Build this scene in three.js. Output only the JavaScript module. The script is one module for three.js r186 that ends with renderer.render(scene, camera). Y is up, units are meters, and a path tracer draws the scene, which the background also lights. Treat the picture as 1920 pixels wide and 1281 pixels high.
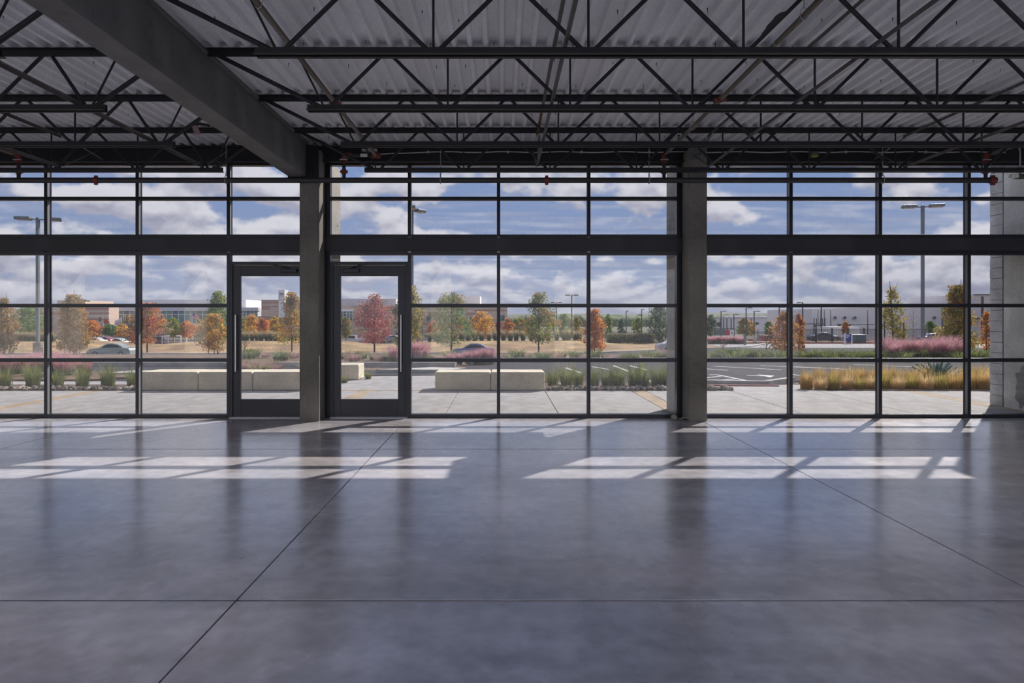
import * as THREE from 'three';
import { mergeGeometries } from 'three/addons/utils/BufferGeometryUtils.js';
import { RoundedBoxGeometry } from 'three/addons/geometries/RoundedBoxGeometry.js';
import { RectAreaLightUniformsLib } from 'three/addons/lights/RectAreaLightUniformsLib.js';

// ---------------------------------------------------------------- camera
// the eye stands 1.66 m above the slab and looks straight at the window wall (towards -z) through a slightly shifted lens
const F = 1280, CX = 941, CY = 596, EYE = 1.66;
const scene = new THREE.Scene();
const camera = new THREE.PerspectiveCamera(2 * Math.atan(640.5 / F) * 180 / Math.PI, 1920 / 1281, 0.1, 6000);
camera.position.set(0, EYE, 0);
camera.lookAt(0, EYE, -1);
camera.setViewOffset(1920, 1281, 960 - CX, 640.5 - CY, 1920, 1281);
scene.add(camera);

const renderer = new THREE.WebGLRenderer({ antialias: true });
renderer.toneMapping = THREE.LinearToneMapping;
renderer.toneMappingExposure = 1.7;
renderer.shadowMap.enabled = true;
RectAreaLightUniformsLib.init();

// ---------------------------------------------------------------- noise
function rng(seed) { let s = seed >>> 0; return () => { s = (s + 0x6d2b79f5) | 0; let t = Math.imul(s ^ (s >>> 15), 1 | s); t = (t + Math.imul(t ^ (t >>> 7), 61 | t)) ^ t; return ((t ^ (t >>> 14)) >>> 0) / 4294967296; }; }
const clamp = (x, a = 0, b = 1) => Math.min(b, Math.max(a, x)), mix = (a, b, t) => a + (b - a) * t, ss = (a, b, x) => { const t = clamp((x - a) / (b - a)); return t * t * (3 - 2 * t); };
function hash2(x, y, s) { let h = Math.imul(x, 374761393) + Math.imul(y, 668265263) + Math.imul(s, 2246822519); h = Math.imul(h ^ (h >>> 13), 1274126177); return ((h ^ (h >>> 16)) >>> 0) / 4294967296; }
function vnoise(x, y, s, per) {      // value noise, tiling every per cells when per is given
  const ix = Math.floor(x), iy = Math.floor(y), fx = x - ix, fy = y - iy, u = fx * fx * (3 - 2 * fx), v = fy * fy * (3 - 2 * fy);
  const w = (n) => per ? ((n % per) + per) % per : n;
  const a = hash2(w(ix), w(iy), s), b = hash2(w(ix + 1), w(iy), s), c = hash2(w(ix), w(iy + 1), s), d = hash2(w(ix + 1), w(iy + 1), s);
  return mix(mix(a, b, u), mix(c, d, u), v);
}
function fbm(x, y, s, oct = 5, per = 0, gain = 0.5) { let a = 0.5, t = 0, n = 0; for (let i = 0; i < oct; i++) { t += a * vnoise(x, y, s + i * 17, per); n += a; a *= gain; x *= 2; y *= 2; if (per) per *= 2; } return t / n; }

// ---------------------------------------------------------------- sky: broken cloud over pale blue
const SUN_DIR = new THREE.Vector3(0.79, 0.96, -1).normalize();
{
  const W = 4096, H = 2048, data = new Uint8Array(W * H * 4);
  const toByte = (v) => { v = clamp(v); return Math.round(255 * (v <= 0.0031308 ? 12.92 * v : 1.055 * Math.pow(v, 1 / 2.4) - 0.055)); };
  // gaps of blue where the photograph has them: [azimuth from straight ahead in degrees, elevation, half width, half height, strength]
  const gaps = [[-2.5, 9.6, 2.6, 1.7, 0.30], [1.5, 8.6, 3.2, 1.6, 0.2], [-15.5, 11.6, 4.2, 1.1, 0.22], [-19.5, 8.4, 3.0, 1.0, 0.22], [-26, 12.2, 4, 0.6, 0.10], [22, 8.6, 3, 1.3, 0.12], [26, 10.6, 3.6, 1.2, -0.08], [31.5, 8.8, 3, 1.1, -0.12], [-33, 10, 3, 0.9, 0.14],
    [-6, 10.6, 6.5, 2.0, -0.16], [13, 10.5, 5.5, 2.2, -0.2], [-31, 8.7, 4, 1.2, -0.2], [18.5, 8.6, 2.4, 1.6, -0.2], [29, 10.6, 3, 1, -0.12], [-18, 7.6, 4, 0.7, -0.16]];
  const dens = (x, y, z, az, el) => {
    const e = Math.max(0, el) * Math.PI / 180, k = 4 * Math.exp(-(1.4 * e + 0.165 * (1 - Math.exp(-e / 0.061)))) / Math.max(0.05, Math.hypot(x, z)), cx = x * k, cz = z * k;
    let d = fbm(cx * 1.7 + 31.7, cz * 1.7 + 12.3, 5, 3) * 0.62 + fbm(cx * 7 + 7.1, cz * 7 + 3.7, 91, 7, 0, 0.55) * 0.5;
    for (const [ga, ge, gw, gh, gs] of gaps) { const a = (az - ga) / gw, e = (el - ge) / gh, q = a * a + e * e; if (q < 9) d -= gs * Math.exp(-q); }
    return d;
  };
  for (let r = 0; r < H; r++) {
    const up = ((r + 0.5) / H - 0.5) * Math.PI, y = Math.sin(up), el = up * 180 / Math.PI, cu = Math.cos(up);
    for (let c = 0; c < W; c++) {
      const o = (r * W + c) * 4; data[o + 3] = 255;
      const az = ((c + 0.5) / W - 0.5) * 2 * Math.PI, x = Math.cos(az) * cu, z = Math.sin(az) * cu;
      let R, G_, B;
      if (y <= 0) { R = 0.40; G_ = 0.41; B = 0.45; }
      else {
        const a = Math.atan2(x, -z) * 180 / Math.PI, d = dens(x, y, z, a, el), e2 = el + 0.55 + el * 0.03, y2 = Math.sin(e2 * Math.PI / 180), q = Math.cos(e2 * Math.PI / 180) / cu, d2 = dens(x * q, y2, z * q, a, e2);
        const low = 1 - ss(0.5, 7, el), edge = mix(0.50, 0.43, low), cover = ss(edge, edge + mix(0.085, 0.15, low), d), thick = ss(edge + 0.03, edge + 0.3, d);
        const lit = clamp(0.5 + (d - d2) * 5.2);                                    // tops against the blue are bright, bases are grey
        const t = ss(0, 16, el), b = [mix(0.40, 0.27, t), mix(0.47, 0.405, t), mix(0.65, 0.74, t)];
        const bright = clamp(0.36 + lit * 0.80 - thick * 0.22 - low * 0.2), wisp = fbm(x / (y + 0.05) * 2.2, z / (y + 0.05) * 7.5, 333, 4);
        const w = [mix(0.34, 0.97, bright), mix(0.345, 0.95, bright), mix(0.48, 0.99, bright)];
        const cv = clamp(cover * 0.93 + 0.35 * ss(0.45, 0.75, wisp) * (1 - cover));
        R = mix(b[0], w[0], cv); G_ = mix(b[1], w[1], cv); B = mix(b[2], w[2], cv);
        const haze = 1 - ss(-0.5, 4.5, el); R = mix(R, 0.47, haze * 0.6); G_ = mix(G_, 0.50, haze * 0.6); B = mix(B, 0.61, haze * 0.6);
      }
      data[o] = toByte(R); data[o + 1] = toByte(G_); data[o + 2] = toByte(B);
    }
  }
  const t = new THREE.DataTexture(data, W, H, THREE.RGBAFormat); t.colorSpace = THREE.SRGBColorSpace; t.mapping = THREE.EquirectangularReflectionMapping; t.magFilter = THREE.LinearFilter; t.needsUpdate = true;
  scene.background = t; scene.environment = t;
}
scene.backgroundIntensity = 1.08; scene.environmentIntensity = 1.08;

// ---------------------------------------------------------------- sun: ahead and to the right, 37 degrees up
const sun = new THREE.DirectionalLight(new THREE.Color(1, 0.93, 0.84), 8.3);
sun.name = 'sun'; sun.position.copy(SUN_DIR).multiplyScalar(120).add(new THREE.Vector3(0, 0, -30)); sun.target.position.set(0, 0, -30);
sun.castShadow = true; sun.shadow.mapSize.set(4096, 4096); Object.assign(sun.shadow.camera, { left: -130, right: 130, top: 130, bottom: -130, near: 1, far: 420 });
scene.add(sun, sun.target);

// ---------------------------------------------------------------- helpers
const V = (x, y, z) => new THREE.Vector3(x, y, z);
const X = (px, d) => (px - CX) * d / F;                 // measured column at distance d -> metres to the side
const Y = (py, d) => EYE + (CY - py) * d / F;           // measured row at distance d -> metres above the slab
const FD = (py, h = 0) => (EYE - h) * F / (py - CY);    // distance at which a measured row meets level ground
const names = new Map();
function numbered(n) { const k = names.get(n) ?? 0; names.set(n, k + 1); return k ? n + '_' + String(k).padStart(3, '0') : n; }
function clean(g) { let q = g.index ? g.toNonIndexed() : g; for (const k of Object.keys(q.attributes)) if (!['position', 'normal', 'uv', 'color'].includes(k)) q.deleteAttribute(k); return q; }
const merge = (list) => list.length === 1 ? list[0] : mergeGeometries(list.map(clean));
function triUV(g) {                                     // uv in metres from whichever way a face points
  const p = g.attributes.position, n = g.attributes.normal, uv = new Float32Array(p.count * 2);
  for (let i = 0; i < p.count; i++) { const ax = Math.abs(n.getX(i)), ay = Math.abs(n.getY(i)), az = Math.abs(n.getZ(i)); const u = ay >= ax && ay >= az ? [p.getX(i), p.getZ(i)] : ax >= az ? [p.getZ(i), p.getY(i)] : [p.getX(i), p.getY(i)]; uv[2 * i] = u[0]; uv[2 * i + 1] = u[1]; }
  g.setAttribute('uv', new THREE.BufferAttribute(uv, 2)); return g;
}
function bx(x0, x1, y0, y1, z0, z1, r = 0) { const w = Math.abs(x1 - x0), h = Math.abs(y1 - y0), d = Math.abs(z1 - z0); const g = r ? new RoundedBoxGeometry(w, h, d, 1, Math.min(r, w / 2.01, h / 2.01, d / 2.01)) : new THREE.BoxGeometry(w, h, d); g.translate((x0 + x1) / 2, (y0 + y1) / 2, (z0 + z1) / 2); return triUV(g); }
function bar(p, q, r, seg = 6, r2 = r) { const g = new THREE.CylinderGeometry(r2, r, p.distanceTo(q), seg, 1); g.applyQuaternion(new THREE.Quaternion().setFromUnitVectors(V(0, 1, 0), q.clone().sub(p).normalize())); g.translate((p.x + q.x) / 2, (p.y + q.y) / 2, (p.z + q.z) / 2); return g; }
function flatBar(p, q, w, t, up = V(0, 1, 0)) { const L = p.distanceTo(q), g = new THREE.BoxGeometry(w, t, L), m = new THREE.Matrix4().lookAt(p, q, up); g.applyMatrix4(m); g.translate((p.x + q.x) / 2, (p.y + q.y) / 2, (p.z + q.z) / 2); return triUV(g); }
const shade = (m) => { m.castShadow = true; m.receiveShadow = true; return m; };
function part(name, geo, mat, parent, label) { const m = shade(new THREE.Mesh(geo, mat)); m.name = name; if (label) m.userData.label = label; parent.add(m); return m; }
function thing(name, label, category, pos = [0, 0, 0], group, kind) { const o = new THREE.Group(); o.name = numbered(name); o.position.set(...pos); o.userData = { label, category }; if (group) o.userData.group = group; if (kind) o.userData.kind = kind; scene.add(o); return o; }
function solo(name, geo, mat, label, category, group, kind) { const m = shade(new THREE.Mesh(geo, mat)); m.name = numbered(name); m.userData = { label, category }; if (group) m.userData.group = group; if (kind) m.userData.kind = kind; scene.add(m); return m; }
function struct(name, label, category, pos) { return thing(name, label, category, pos, null, 'structure'); }
const lin = (r, g, b) => new THREE.Color().setRGB(r, g, b);
const std = (color, roughness = 0.8, metalness = 0, more = {}) => new THREE.MeshStandardMaterial({ color, roughness, metalness, ...more });
function tex(n, fn, period, srgb = true) {              // a tiling texture that covers period metres
  const d = new Uint8Array(n * n * 4);
  for (let y = 0; y < n; y++) for (let x = 0; x < n; x++) { const c = fn(x / n, y / n), o = (y * n + x) * 4; d[o] = 255 * clamp(c[0]); d[o + 1] = 255 * clamp(c[1]); d[o + 2] = 255 * clamp(c[2]); d[o + 3] = 255; }
  const t = new THREE.DataTexture(d, n, n, THREE.RGBAFormat); t.wrapS = t.wrapT = THREE.RepeatWrapping; t.magFilter = THREE.LinearFilter; t.repeat.set(1 / period, 1 / period); if (srgb) t.colorSpace = THREE.SRGBColorSpace; t.needsUpdate = true; return t;
}

// ---------------------------------------------------------------- materials
const stroke = (u, v, f, s) => fbm(u * f, v * f * 5, s, 3, f);   // long trowel strokes
const floorMap = tex(2048, (u, v) => {
  const big = fbm(u * 6, v * 6, 3, 5, 6), mid = fbm(u * 22, v * 22, 44, 4, 22), fine = fbm(u * 190, v * 190, 8, 3, 190), tint = fbm(u * 5, v * 5, 61, 4, 5), st = stroke(u, v, 18, 70);
  let g = 0.80 + (big - 0.5) * 0.30 + (mid - 0.5) * 0.22 + (fine - 0.5) * 0.16 + (st - 0.5) * 0.14;
  const scuff = ss(0.66, 0.74, fbm(u * 40, v * 16, 15, 3, 8)); g += scuff * 0.03 - ss(0.70, 0.78, fbm(u * 30, v * 30, 29, 4, 30)) * 0.07;
  return [g * (1 + (tint - 0.5) * 0.10), g * (1 - 0.01), g * (1.015 - (tint - 0.5) * 0.12)];
}, 15);
const floorRough = tex(1024, (u, v) => { const r = 0.50 + (fbm(u * 8, v * 8, 12, 5, 8) - 0.5) * 0.42 + (fbm(u * 60, v * 60, 35, 3, 60) - 0.5) * 0.22; return [r, r, r]; }, 15, false);
const floorBump = tex(1024, (u, v) => { const r = 0.5 + (fbm(u * 48, v * 48, 5, 4, 48) - 0.5) * 0.9; return [r, r, r]; }, 5, false);
const concMap = tex(1024, (u, v) => {
  const big = fbm(u * 4, v * 4, 13, 5, 4), fine = fbm(u * 90, v * 90, 28, 3, 90), streak = fbm(u * 22, v * 2, 51, 3, 2), pit = 0.4 * ss(0.80, 0.86, fbm(u * 46, v * 46, 77, 2, 46));
  const g = 0.82 + (big - 0.5) * 0.36 + (fine - 0.5) * 0.12 + (streak - 0.5) * 0.12 - pit * 0.18; return [g, g * 0.985, g * 0.955];
}, 2.4);
const grainMap = tex(512, (u, v) => { const g = 0.86 + (fbm(u * 8, v * 8, 81, 4, 8) - 0.5) * 0.22 + (fbm(u * 128, v * 128, 83, 2, 128) - 0.5) * 0.22; return [g, g, g]; }, 1.6);
const soilMap = tex(512, (u, v) => { const g = 0.74 + (fbm(u * 12, v * 12, 181, 4, 12) - 0.5) * 0.5 + (fbm(u * 128, v * 128, 183, 2, 128) - 0.5) * 0.55; return [g, g * 0.97, g * 0.93]; }, 2.2);
const fieldMap = tex(512, (u, v) => { const g = 0.78 + (fbm(u * 6, v * 6, 281, 5, 6) - 0.5) * 0.5 + (fbm(u * 90, v * 90, 283, 2, 90) - 0.5) * 0.3, t = fbm(u * 5, v * 5, 287, 3, 5) - 0.5; return [g, g * (0.98 + t * 0.12), g * (0.95 - t * 0.1)]; }, 14);
const deckMap = tex(512, (u, v) => { const g = 0.93 + (fbm(u * 5, v * 3, 381, 4, 3) - 0.5) * 0.12 + (vnoise(u * 70, v * 70, 383, 70) - 0.5) * 0.04; return [g, g * 1.005, g * 1.02]; }, 1.7);
const paintMap = tex(512, (u, v) => { const g = 0.85 + (fbm(u * 6, v * 6, 481, 4, 6) - 0.5) * 0.3 - ss(0.68, 0.78, fbm(u * 20, v * 20, 483, 3, 20)) * 0.07; return [g, g, g * 0.99]; }, 1.9);

const M = {
  floor: new THREE.MeshPhysicalMaterial({ color: lin(0.84, 0.825, 0.83), roughness: 0.5, map: floorMap, roughnessMap: floorRough, bumpMap: floorBump, bumpScale: 0.0009, clearcoat: 0.6, clearcoatRoughness: 0.16 }),
  jointDark: std(0x1a1a1b, 0.9),
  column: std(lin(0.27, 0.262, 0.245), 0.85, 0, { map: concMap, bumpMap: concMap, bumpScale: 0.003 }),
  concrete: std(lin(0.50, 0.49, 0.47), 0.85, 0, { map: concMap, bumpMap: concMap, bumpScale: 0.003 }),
  walk: std(lin(0.41, 0.395, 0.39), 0.9, 0, { map: grainMap }),
  tan: std(lin(0.46, 0.35, 0.24), 0.9, 0, { map: grainMap }),
  bench: std(lin(0.98, 0.90, 0.74), 0.9, 0, { map: concMap, bumpMap: concMap, bumpScale: 0.004 }),
  curb: std(lin(0.56, 0.54, 0.52), 0.9, 0, { map: grainMap }),
  redCurb: std(lin(0.33, 0.12, 0.115), 0.85, 0, { map: grainMap }),
  asphalt: new THREE.MeshPhysicalMaterial({ color: lin(0.066, 0.063, 0.071), roughness: 0.95, specularIntensity: 0.3, map: grainMap }),
  paintLine: std(lin(0.75, 0.75, 0.75), 0.8, 0, { map: grainMap }),
  mulch: std(lin(0.17, 0.105, 0.075), 1, 0, { map: soilMap }),
  soil: std(lin(0.27, 0.185, 0.125), 1, 0, { map: soilMap }),
  lawn: std(lin(0.52, 0.36, 0.19), 1, 0, { map: fieldMap }),
  field: std(lin(0.19, 0.185, 0.145), 1, 0, { map: fieldMap }),
  deck: std(lin(0.93, 0.935, 0.95), 0.42, 0.08, { map: deckMap }),
  roof: std(lin(0.3, 0.3, 0.3), 0.9),
  steel: std(lin(0.013, 0.0145, 0.021), 0.62, 0, { map: paintMap }),
  greySteel: std(lin(0.19, 0.187, 0.192), 0.6, 0, { map: paintMap }),
  frame: std(lin(0.024, 0.025, 0.030), 0.3, 0.5),
  band: std(lin(0.045, 0.046, 0.056), 0.5, 0.1, { map: paintMap }),
  pipe: std(lin(0.20, 0.17, 0.15), 0.5, 0.2, { map: paintMap }),
  pipeDark: std(lin(0.045, 0.042, 0.050), 0.5, 0.1, { map: paintMap }),
  galv: std(lin(0.42, 0.43, 0.45), 0.45, 0.6),
  rust: std(lin(0.30, 0.13, 0.035), 0.8, 0, { map: soilMap }),
  angle: std(lin(0.17, 0.16, 0.165), 0.6, 0.1, { map: paintMap }),
  red: std(lin(0.19, 0.035, 0.026), 0.5, 0.1),
  wall: std(lin(0.86, 0.86, 0.85), 0.9, 0, { map: grainMap }),
  glass: new THREE.MeshPhysicalMaterial({ color: lin(0.64, 0.645, 0.655), roughness: 0, transmission: 1, thickness: 0, ior: 1.5 }),
  white: std(lin(0.75, 0.75, 0.73), 0.7), black: std(lin(0.015, 0.015, 0.017), 0.6), chrome: std(lin(0.6, 0.6, 0.62), 0.25, 0.9),
};
M.stop = std(lin(0.20, 0.21, 0.23), 0.5, 0.1);  // paler grey that paints in daylight along the black mullion sides
M.glass.name = 'lightly tinted pane';
M.clearGlass = new THREE.MeshPhysicalMaterial({ color: lin(0.96, 0.96, 0.96), roughness: 0, transmission: 1, thickness: 0, ior: 1.5 });

// ================================================================ THE ROOM
// columns stand every 6.15 m along the window wall; mullions have their inner face 11.30 m from the eye
const ZF = -11.30, ZG = -11.375, ZB = -11.42, ROOM = { x0: -21.6, x1: 15.5, z1: 11.5 };
const DECK = 4.49;                                                      // underside of the roof deck
{ // floor: slab panels between saw-cut joints
  const f = struct('floor', 'polished grey concrete floor slab cut into large panels', 'floor');
  const xs = [ROOM.x0, -15.9, -11.12, -6.34, -1.56, 3.22, 8.0, 12.8, ROOM.x1], zs = [ROOM.z1, 10.1, 5.3, 0.62, -4.01, -8.62, -11.44];
  part('sub_base', bx(ROOM.x0, ROOM.x1, -0.4, -0.006, ROOM.z1, -11.44), M.jointDark, f);
  for (let i = 0; i < xs.length - 1; i++) for (let k = 0; k < zs.length - 1; k++) {
    const gx = 0.0045, g0 = 0.010, g1 = 0.010;
    part('slab', bx(xs[i] + gx, xs[i + 1] - gx, -0.2, 0, zs[k] - g0, zs[k + 1] + g1, 0.003), M.floor, f);
  }
}
{ // ceiling: roof build-up over ribbed steel deck sheets whose ribs run towards the windows
  const c = struct('ceiling', 'ribbed galvanised metal roof deck with screw tips poking through', 'ceiling');
  const pitch = 0.166, n = 6, w = pitch * n, prof = [], SZ = [0.8, 10.9];
  for (let i = 0; i < n; i++) { const x = i * pitch; prof.push([x, 0], [x + 0.040, 0], [x + 0.058, 0.055], [x + 0.148, 0.055]); } prof.push([w, 0]);
  const sheet = (z0, z1) => { const pos = [], uv = []; for (let i = 0; i < prof.length - 1; i++) { const [a, b] = prof[i], [e, h] = prof[i + 1]; const q = [[a, b, z0], [a, b, z1], [e, h, z1], [a, b, z0], [e, h, z1], [e, h, z0]]; for (const v of q) { pos.push(v[0], v[1], v[2]); uv.push(v[0], v[2]); } } const g = new THREE.BufferGeometry(); g.setAttribute('position', new THREE.Float32BufferAttribute(pos, 3)); g.setAttribute('uv', new THREE.Float32BufferAttribute(uv, 2)); g.computeVertexNormals(); return g; };
  const gA = sheet(SZ[0], -11.28), gB = sheet(ROOM.z1, SZ[1]), gC = sheet(SZ[1], SZ[0]);
  M.deck.side = THREE.DoubleSide;
  const r = rng(5); let k = 0, open = [];
  const put = (g, x, dy) => { const m = part('deck_sheet', g, M.deck, c); m.position.set(x, DECK + dy, 0); };
  for (let x = ROOM.x0; x < ROOM.x1; x += w, k++) { const dy = (k % 2) * 0.0012; put(gA, x, dy); put(gB, x, dy); if (k % 6 < 1 || k > 35) { put(gC, x, dy); part('roof_slab', bx(x, x + w, DECK + 0.06, DECK + 0.3, SZ[0], SZ[1]), M.roof, c); } else if (k % 6 === 1) open.push(x); }
  part('roof_slab', bx(ROOM.x0 - 0.3, ROOM.x1 + 0.3, DECK + 0.06, DECK + 0.3, SZ[0], -11.45), M.roof, c); part('roof_slab', bx(ROOM.x0 - 0.3, ROOM.x1 + 0.3, DECK + 0.06, DECK + 0.3, ROOM.z1 + 0.3, SZ[1]), M.roof, c);
  open.forEach((x, i) => { const s = struct('added_skylight_' + (i + 1), 'long glazed roof opening added behind the viewer to brighten the room, number ' + ['one', 'two', 'three', 'four', 'five', 'six', 'seven'][i] + ' from the left wall', 'added_skylight'), x1 = Math.min(x + 5 * w, ROOM.x1), y = DECK + 0.3; part('kerb', merge([bx(x - 0.06, x, y - 0.26, y + 0.1, SZ[0], SZ[1]), bx(x1, x1 + 0.06, y - 0.26, y + 0.1, SZ[0], SZ[1]), bx(x, x1, y - 0.26, y + 0.1, SZ[0] - 0.06, SZ[0]), bx(x, x1, y - 0.26, y + 0.1, SZ[1], SZ[1] + 0.06)]), M.white, s); for (let q = 0; q < 4; q++) part('pane', bx(mix(x, x1, q / 4), mix(x, x1, (q + 1) / 4), y + 0.1, y + 0.108, SZ[0], SZ[1]), M.clearGlass, s); });  // unseen roof openings, added so sun and sky brighten the interior
  const sg = new THREE.ConeGeometry(0.006, 0.045, 5).rotateX(Math.PI); let cnt = 0;
  for (let z = -4.6; z > -11; z -= 0.62) for (let x = -8.6; x < 8.6 && cnt < 285; x += 0.75) {
    const d = -z, xx = x + (r() - 0.5) * 0.5 + ((Math.round(z / 0.62) & 1) ? 0.37 : 0), px = CX + xx * F / d; if (px < -20 || px > 1940 || (xx > -3.6 && xx < -2.9)) continue;
    const rib = Math.round((xx - ROOM.x0) / pitch) * pitch + ROOM.x0 + 0.105, m = part('screw_tip', sg, M.black, c); m.position.set(rib, DECK + 0.018, z + (r() - 0.5) * 0.3); m.scale.y = 0.8 + r() * 0.7; cnt++;
  }
}
// side and rear walls
{ const w = struct('wall_left', 'plain grey left wall of the shell space', 'wall'); part('panel', bx(ROOM.x0 - 0.3, ROOM.x0, -0.4, DECK + 0.04, ROOM.z1 + 0.3, -11.45), M.wall, w); }
{ const w = struct('wall_right', 'plain grey right wall of the shell space', 'wall'); part('panel', bx(ROOM.x1, ROOM.x1 + 0.3, -0.4, DECK + 0.04, ROOM.z1 + 0.3, -11.45), M.wall, w); }
{ // rear wall: unseen, with tall openings added to let more light in
  const w = struct('wall_rear', 'grey rear wall behind the viewer with tall open bays added to brighten the room', 'wall'), z0 = ROOM.z1, z1 = ROOM.z1 + 0.3;
  part('sill', bx(ROOM.x0, ROOM.x1, -0.4, 0.02, z0, z1), M.wall, w); part('head', bx(ROOM.x0, ROOM.x1, 4.1, DECK + 0.04, z0, z1), M.wall, w);
  for (let i = 0; i <= 6; i++) { const x = mix(ROOM.x0, ROOM.x1, i / 6); part('pier', bx(Math.max(ROOM.x0, x - 0.5), Math.min(ROOM.x1, x + 0.5), 0.02, 4.1, z0, z1), M.wall, w); }
}
// concrete columns on the window line
function column(x0, x1, z0, label) {
  const c = struct('column', label, 'column');
  const s = new THREE.Shape(), ch = 0.018, w = x1 - x0, d = 0.355; s.moveTo(ch, 0).lineTo(w - ch, 0).lineTo(w, ch).lineTo(w, d).lineTo(0, d).lineTo(0, ch);
  const g = new THREE.ExtrudeGeometry(s, { depth: 4.36, bevelEnabled: false }).rotateX(-Math.PI / 2).translate(x0, 0, z0); g.computeVertexNormals(); part('shaft', triUV(clean(g)), M.column, c); return c;
}
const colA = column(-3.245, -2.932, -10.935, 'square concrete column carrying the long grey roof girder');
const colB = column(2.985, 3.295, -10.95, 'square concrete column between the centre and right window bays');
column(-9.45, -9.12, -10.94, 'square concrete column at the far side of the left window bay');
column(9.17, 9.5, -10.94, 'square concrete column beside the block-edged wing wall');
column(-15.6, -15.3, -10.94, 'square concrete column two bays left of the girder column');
part('steel_plate', merge([bx(-3.115, -2.93, 3.9, 4.40, -10.933, -10.915), bx(-3.115, -3.02, 3.92, 4.42, -10.915, -10.89)]), M.steel, colA, 'dark steel bearing plate at the column head');
part('steel_cap', bx(2.99, 3.29, 4.2, 4.40, -10.948, -10.935, 0.02), M.greySteel, colB, 'grey cap plate with rounded corners');

// window bays: mullions, rails and panes
const RAILS = [[0, 0.062, 'sill_rail'], [0.927, 0.989, 'rail'], [1.833, 1.892, 'rail'], [2.70, 2.766, 'rail'], [2.984, 3.04, 'rail'], [3.612, 3.665, 'rail'], [4.185, 4.26, 'head_rail']];
const paneCache = new Map();
function pane(parent, x0, x1, y0, y1) { part('pane', bx(x0, x1, y0, y1, ZG + 0.004, ZG - 0.004), M.glass, parent); }
function storefront(name, label, x0, x1, mull, door) {   // door: [x0, x1] of the door opening
  const w = struct(name, label, 'window'), ms = [...mull].sort((a, b) => a - b), mw = 0.026;
  const gm = (x, y0, y1) => merge([bx(x - mw, x + mw, y0, y1, ZF, ZG + 0.012, 0.002), bx(x - mw + 0.006, x + mw - 0.006, y0, y1, ZG + 0.012, ZG - 0.012), bx(x - mw, x + mw, y0, y1, ZG - 0.012, ZB, 0.002)]);
  part('jamb', bx(x0, x0 + 0.09, 0, 4.26, ZF, ZB, 0.002), M.frame, w); part('jamb', bx(x1 - 0.09, x1, 0, 4.26, ZF, ZB, 0.002), M.frame, w);
  const litSideG = (x, y0, y1) => merge([bx(x - mw - 0.0025, x - mw, y0, y1, ZF - 0.006, ZG + 0.016), bx(x + mw, x + mw + 0.0025, y0, y1, ZF - 0.006, ZG + 0.016)]);  // thin side strips, lighter than the frame to stand for sky light
  for (const x of ms) { const m1 = part('mullion', gm(x, 0.0, 2.74), M.frame, w), m2 = part('mullion', gm(x, 3.0, 4.24), M.frame, w); for (const [y0, y1] of [[0.062, 0.927], [0.989, 1.833], [1.892, 2.70]]) part('lit_mullion_side', litSideG(x, y0, y1), M.stop, m1, 'grey strip painted as light on the mullion side'); for (const [y0, y1] of [[3.04, 3.612], [3.665, 4.185]]) part('lit_mullion_side', litSideG(x, y0, y1), M.stop, m2, 'grey strip painted as light on the mullion side'); }
  const cells = []; let a = x0 + 0.09; for (const x of ms) { cells.push([a, x - mw]); a = x + mw; } cells.push([a, x1 - 0.09]);
  for (const [c0, c1] of cells) {
    const isDoor = door && c0 > door[0] - 0.2 && c1 < door[1] + 0.2;
    for (const [y0, y1, nm] of RAILS) { if (isDoor && y1 < 2) continue; part(nm, merge([bx(c0, c1, y0, y1, ZF, ZG + 0.012, 0.002), bx(c0, c1, y0 + (y0 ? 0.006 : 0), y1 - 0.006, ZG + 0.012, ZG - 0.012), bx(c0, c1, y0, y1, ZG - 0.012, ZB, 0.002)]), M.frame, w); }
    const rows = isDoor ? [[2.59, 2.70]] : [[0.062, 0.927], [0.989, 1.833], [1.892, 2.70]]; rows.push([3.04, 3.612], [3.665, 4.185]);
    for (const [y0, y1] of rows) pane(w, c0, c1, y0, y1);
    if (isDoor) part('door_head', bx(c0, c1, 2.535, 2.59, ZF, ZB, 0.002), M.frame, w);
  }
  return w;
}
storefront('window_1', 'left bay of black framed glazing with a glass door beside the column', -9.12, -3.09, [-7.555, -6.04, -4.53], [-4.53, -3.09]);
storefront('window_2', 'centre bay of black framed glazing between the two concrete columns', -2.932, 2.985, [-1.53, -0.055, 1.44], [-2.932, -1.53]);
storefront('window_3', 'right bay of black framed glazing running to the wing wall', 3.295, 9.17, [4.79, 6.27, 7.74]);
storefront('window_4', 'black framed glazing bay beyond the left column', -15.3, -9.45, [-13.8, -12.4, -10.9]);
storefront('window_5', 'black framed glazing bay beyond the wing wall', 9.5, 15.5, [11, 12.5, 14]);
storefront('window_6', 'black framed glazing bay at the left end wall', -21.6, -15.6, [-20.1, -18.6, -17.1]);
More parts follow.
